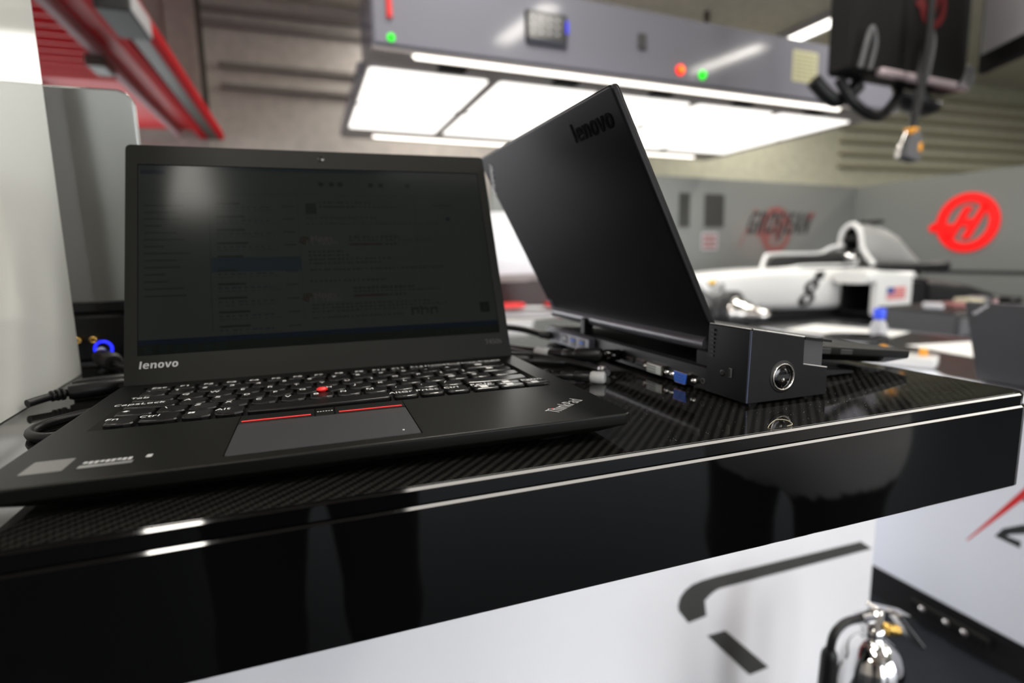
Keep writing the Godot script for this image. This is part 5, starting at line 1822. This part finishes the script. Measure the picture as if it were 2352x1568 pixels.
func person(label: String, at: Vector3, turn: float, shirt: Color, trousers: Color, hair: Color, elbow: Vector3, wrist: Vector3, fingers: Vector3, palm: Vector3, long_shirt: bool) -> void:
	# faces local -z; elbow, wrist, finger direction and palm normal are for the right side and are mirrored
	var t := thing("person", label, "person", at, turn, "people behind the camera")
	var skin := Color(0.42, 0.24, 0.16)
	var shoe := Color(0.01, 0.01, 0.01)
	var b := []
	b.append([Vector3(0, 1.0, 0), Vector3(0, 1.16, 0.0), 0.135, 0.13, shirt])
	b.append([Vector3(-0.05, 0.9, 0.0), Vector3(0.05, 0.9, 0.0), 0.14, 0.14, shirt])
	b.append([Vector3(-0.07, 0.8 if long_shirt else 0.9, -0.005), Vector3(0.07, 0.8 if long_shirt else 0.9, -0.005), 0.14, 0.14, shirt])
	b.append([Vector3(-0.06, 1.32, 0.01), Vector3(0.06, 1.32, 0.01), 0.135, 0.135, shirt])
	b.append([Vector3(-0.13, 1.42, 0.015), Vector3(0.13, 1.42, 0.015), 0.075, 0.075, shirt])
	b.append([Vector3(0, 1.44, 0.015), Vector3(0, 1.56, 0.0), 0.062, 0.055, skin])
	b.append([Vector3(0, 1.6, -0.035), Vector3(0, 1.66, -0.01), 0.07, 0.085, skin])
	b.append([Vector3(0, 1.555, -0.065), Vector3(0, 1.59, -0.06), 0.035, 0.05, skin])
	b.append([Vector3(0, 1.64, -0.1), Vector3(0, 1.612, -0.118), 0.012, 0.017, skin])
	b.append([Vector3(-0.015, 1.578, -0.108), Vector3(0.015, 1.578, -0.108), 0.009, 0.009, Color(0.38, 0.16, 0.13)])
	b.append([Vector3(0, 1.7, 0.0), Vector3(0, 1.66, 0.035), 0.085, 0.085, hair])
	for s in [-1.0, 1.0]:
		var k := Vector3(s, 1, 1)
		b.append([Vector3(0.086, 1.625, 0.0) * k, Vector3(0.09, 1.655, 0.005) * k, 0.013, 0.017, skin])
		b.append([Vector3(0.17, 1.42, 0.01) * k, (elbow + (Vector3(0.17, 1.42, 0.01) - elbow) * 0.25) * k, 0.065, 0.05, shirt])
		b.append([(elbow + (Vector3(0.17, 1.42, 0.01) - elbow) * 0.3) * k, elbow * k, 0.046, 0.04, skin])
		b.append([elbow * k, wrist * k, 0.041, 0.027, skin])
		b.append([Vector3(0.095, 0.88, 0.0) * k, Vector3(0.1, 0.82, 0.0) * k, 0.105, 0.1, trousers])
		b.append([Vector3(0.1, 0.84, 0.0) * k, Vector3(0.11, 0.5, -0.015) * k, 0.098, 0.067, trousers])
		b.append([Vector3(0.11, 0.5, -0.015) * k, Vector3(0.115, 0.12, 0.02) * k, 0.068, 0.055, trousers])
		b.append([Vector3(0.115, 0.05, 0.045) * k, Vector3(0.13, 0.038, -0.16) * k, 0.05, 0.038, shoe])
	var m := StandardMaterial3D.new()
	m.resource_name = "person_surface"
	m.vertex_color_use_as_albedo = true
	m.roughness = 0.85
	var ar := []
	ar.resize(Mesh.ARRAY_MAX)
	ar[Mesh.ARRAY_VERTEX] = PackedVector3Array()
	ar[Mesh.ARRAY_NORMAL] = PackedVector3Array()
	ar[Mesh.ARRAY_COLOR] = PackedColorArray()
	ar[Mesh.ARRAY_INDEX] = PackedInt32Array()
	person_mesh(b, 0.0125, 0.035, ar)
	for s in [-1.0, 1.0]:
		var k := Vector3(s, 1, 1)
		var fd := fingers.normalized() * k
		var pn := palm.normalized() * k
		var sd: Vector3 = fd.cross(pn).normalized() * s
		var w := wrist * k
		var h := []
		h.append([w - fd * 0.03, w + fd * 0.02, 0.026, 0.024, skin])
		for j in 4:
			var o := (j - 1.5) * 0.02
			h.append([w + fd * 0.015 + sd * o * 0.6, w + fd * 0.085 + sd * o, 0.016, 0.0125, skin])
			var l: float = [0.034, 0.042, 0.039, 0.028][j]
			var p0: Vector3 = w + fd * 0.088 + sd * o
			var p1: Vector3 = p0 + (fd * 0.85 + pn * 0.5) * l
			var p2: Vector3 = p1 + (fd * 0.35 + pn * 0.95) * l * 0.65
			var p3: Vector3 = p2 + (fd * -0.1 + pn) * l * 0.5
			h.append([p0, p1, 0.0098, 0.0092, skin])
			h.append([p1, p2, 0.0092, 0.0086, skin])
			h.append([p2, p3, 0.0086, 0.0078, skin])
		var t0: Vector3 = w + fd * 0.025 - sd * 0.03
		var t1: Vector3 = t0 + fd * 0.03 - sd * 0.022 + pn * 0.016
		h.append([w + fd * 0.015, t0, 0.016, 0.014, skin])
		h.append([t0, t1, 0.0135, 0.011, skin])
		h.append([t1, t1 + fd * 0.03 + pn * 0.012, 0.011, 0.009, skin])
		person_mesh(h, 0.004, 0.006, ar)
		var st := S(true)
		lathe(st, [Vector2(0.0, 0.012), Vector2(0.007, 0.009), Vector2(0.011, 0.0)], Vector3(0.034, 1.648, -0.088) * k, Vector3(0.15 * s, 0, -1), 12)
		obj("eye", st, MT.legend, t)
	var am := ArrayMesh.new()
	am.add_surface_from_arrays(Mesh.PRIMITIVE_TRIANGLES, ar)
	obj("body", am, m, t)

func photo_camera() -> void:
	var t := thing("photo_camera", "black photo camera held in the photographer's hands", "camera", Vector3(-0.525, 1.1, 0.42), 0.34)
	var st := S()
	slab(st, -0.075, 0.075, -0.035, 0.035, 0.0, 0.105, 0.02, 0.01, 3)
	obj("camera_body", st, MT.cable, t)
	st = S()
	slab(st, -0.03, 0.03, -0.035, 0.03, 0.1, 0.14, 0.012, 0.01, 3)
	obj("finder_hump", st, MT.cable, t)
	st = S(true)
	lathe(st, [Vector2(0.036, 0.03), Vector2(0.036, 0.07), Vector2(0.04, 0.075), Vector2(0.04, 0.1), Vector2(0.034, 0.102), Vector2(0.032, 0.09), Vector2(0.0, 0.086)], Vector3(0, 0.06, 0), Vector3(0, 0, -1), 28)
	obj("lens_barrel", st, MT.gloss_black, t)

func dust() -> void:
	# pale specks lying on the lacquer: far too many to count
	var rng := RandomNumberGenerator.new()
	rng.seed = 11
	var mm := MultiMesh.new()
	mm.transform_format = MultiMesh.TRANSFORM_3D
	var bm := SphereMesh.new()
	bm.radius = 0.5
	bm.height = 1.0
	bm.radial_segments = 6
	bm.rings = 3
	bm.material = MT.label_white
	mm.mesh = bm
	mm.instance_count = 420
	for i in 420:
		var x := -0.31 + 0.31 * rng.randf()
		var z := -0.012 - 0.22 * pow(rng.randf(), 1.3)
		if x > -0.215 and x < -0.13 and z < -0.05:
			z = -0.012 - 0.035 * rng.randf()
		if x > -0.13:
			z = -0.012 - 0.085 * rng.randf()
		if x < -0.3:
			z = -0.01 - 0.01 * rng.randf()
		var k := 0.00009 + 0.00016 * pow(rng.randf(), 3.0)
		mm.set_instance_transform(i, Transform3D(Basis().scaled(Vector3(k * (1.0 + rng.randf()), k, k * (1.0 + rng.randf()))), Vector3(x, 1.05005, z)))
	var o := MultiMeshInstance3D.new()
	o.name = "dust"
	o.multimesh = mm
	add_child(o)
	o.set_meta("kind", "stuff")
	tag(o, "fine pale dust specks scattered on the glossy desk top", "dust")

# ------------------------------------------------------------------ build
func _ready() -> void:
	var cam := Camera3D.new()
	cam.name = "camera"
	var cb := Basis(Vector3(0.94009, -0.02021, 0.34021), Vector3(0.06981, 0.98848, -0.13418), Vector3(-0.33358, 0.14995, 0.93073)).orthonormalized()
	cam.transform = Transform3D(cb, Vector3(-0.5117, 1.1644, 0.2723))
	cam.near = 0.01
	cam.far = 100.0
	add_child(cam)
	var ph := CameraAttributesPhysical.new()
	ph.frustum_focal_length = 20.0387
	ph.exposure_aperture = 4.0
	ph.frustum_focus_distance = 0.37
	ph.frustum_near = 0.01
	ph.frustum_far = 100.0
	cam.attributes = ph
	cam.current = true
	var we := WorldEnvironment.new()
	we.name = "environment"
	var e := Environment.new()
	e.background_mode = Environment.BG_SKY
	var sm := ProceduralSkyMaterial.new()
	sm.sky_top_color = Color(0.88, 0.9, 0.93)
	sm.sky_horizon_color = Color(0.94, 0.94, 0.94)
	sm.ground_bottom_color = Color(0.4, 0.4, 0.4)
	sm.ground_horizon_color = Color(0.6, 0.6, 0.6)
	sm.sky_energy_multiplier = 2.85
	var sk := Sky.new()
	sk.sky_material = sm
	e.sky = sk
	e.tonemap_mode = Environment.TONE_MAPPER_LINEAR
	e.tonemap_exposure = 1.0
	e.sdfgi_enabled = true
	e.ssao_enabled = true
	e.ssil_enabled = true
	we.environment = e
	add_child(we)
	sans = SystemFont.new()
	sans.font_names = PackedStringArray(["Droid Sans"])
	heavy = SystemFont.new()
	heavy.font_names = PackedStringArray(["Droid Sans"])
	heavy.font_weight = 700
	materials()
	room()
	var P := 7.0
	ceiling_lamp(-1.35, 1.7, "ceiling lamp behind the camera above the near laptop's left", P)
	ceiling_lamp(3.35, -0.4, "ceiling lamp in front of the gantry mirrored in its face", P)
	ceiling_lamp(7.3, -0.6, "ceiling lamp near the right end of the gantry mirrored in its face", P)
	ceiling_lamp(7.1, -6.8, "ceiling lamp glowing above the right end of the gantry", P * 1.5)
	ceiling_lamp(0.6, -2.6, "added ceiling lamp between the red overhead door and the gantry", P * 1.5)  # this and the following ceiling lamps are added to brighten the garage
	ceiling_lamp(5.3, -2.9, "added ceiling lamp in front of the gantry's right half", P * 1.3)
	ceiling_lamp(-4.6, 3.0, "added ceiling lamp in the front left corner of the garage", P)
	ceiling_lamp(3.35, 3.6, "added ceiling lamp in the middle of the garage front", P)
	ceiling_lamp(8.0, 3.6, "added ceiling lamp toward the right end of the garage front", P)
	ceiling_lamp(12.5, -4.0, "added ceiling lamp behind the glowing logo wall", P * 2.0)
	ceiling_lamp(1.5, -7.9, "added ceiling lamp along the rear wall behind the gantry", P * 2.0)
	batten()
	table()
	cabinets()
	gantry()
	partitions()
	car()
	near_laptop()
	docked_laptop()
	dock()
	left_side()
	right_cables()
	dust()
	person("person in grey shirt and dark trousers standing at the desk corner", Vector3(0.45, 0.0, 0.64), 1.35, Color(0.75, 0.75, 0.76), Color(0.012, 0.012, 0.014), Color(0.03, 0.02, 0.012), Vector3(0.26, 1.17, -0.02), Vector3(0.08, 1.2, -0.22), Vector3(-0.95, 0.1, -0.1), Vector3(0.1, -0.3, 1), true)
	person("photographer in black shirt holding a camera behind the viewpoint", Vector3(-0.52, 0.0, 0.78), -0.2, Color(0.008, 0.008, 0.009), Color(0.012, 0.013, 0.018), Color(0.02, 0.014, 0.01), Vector3(0.27, 1.16, -0.04), Vector3(0.115, 1.12, -0.25), Vector3(-0.35, 0.25, -0.9), Vector3(-0.9, 0.1, -0.2), false)
	photo_camera()
	extinguisher()
	overhead_rack()
	spare_nose()
	bench_things()
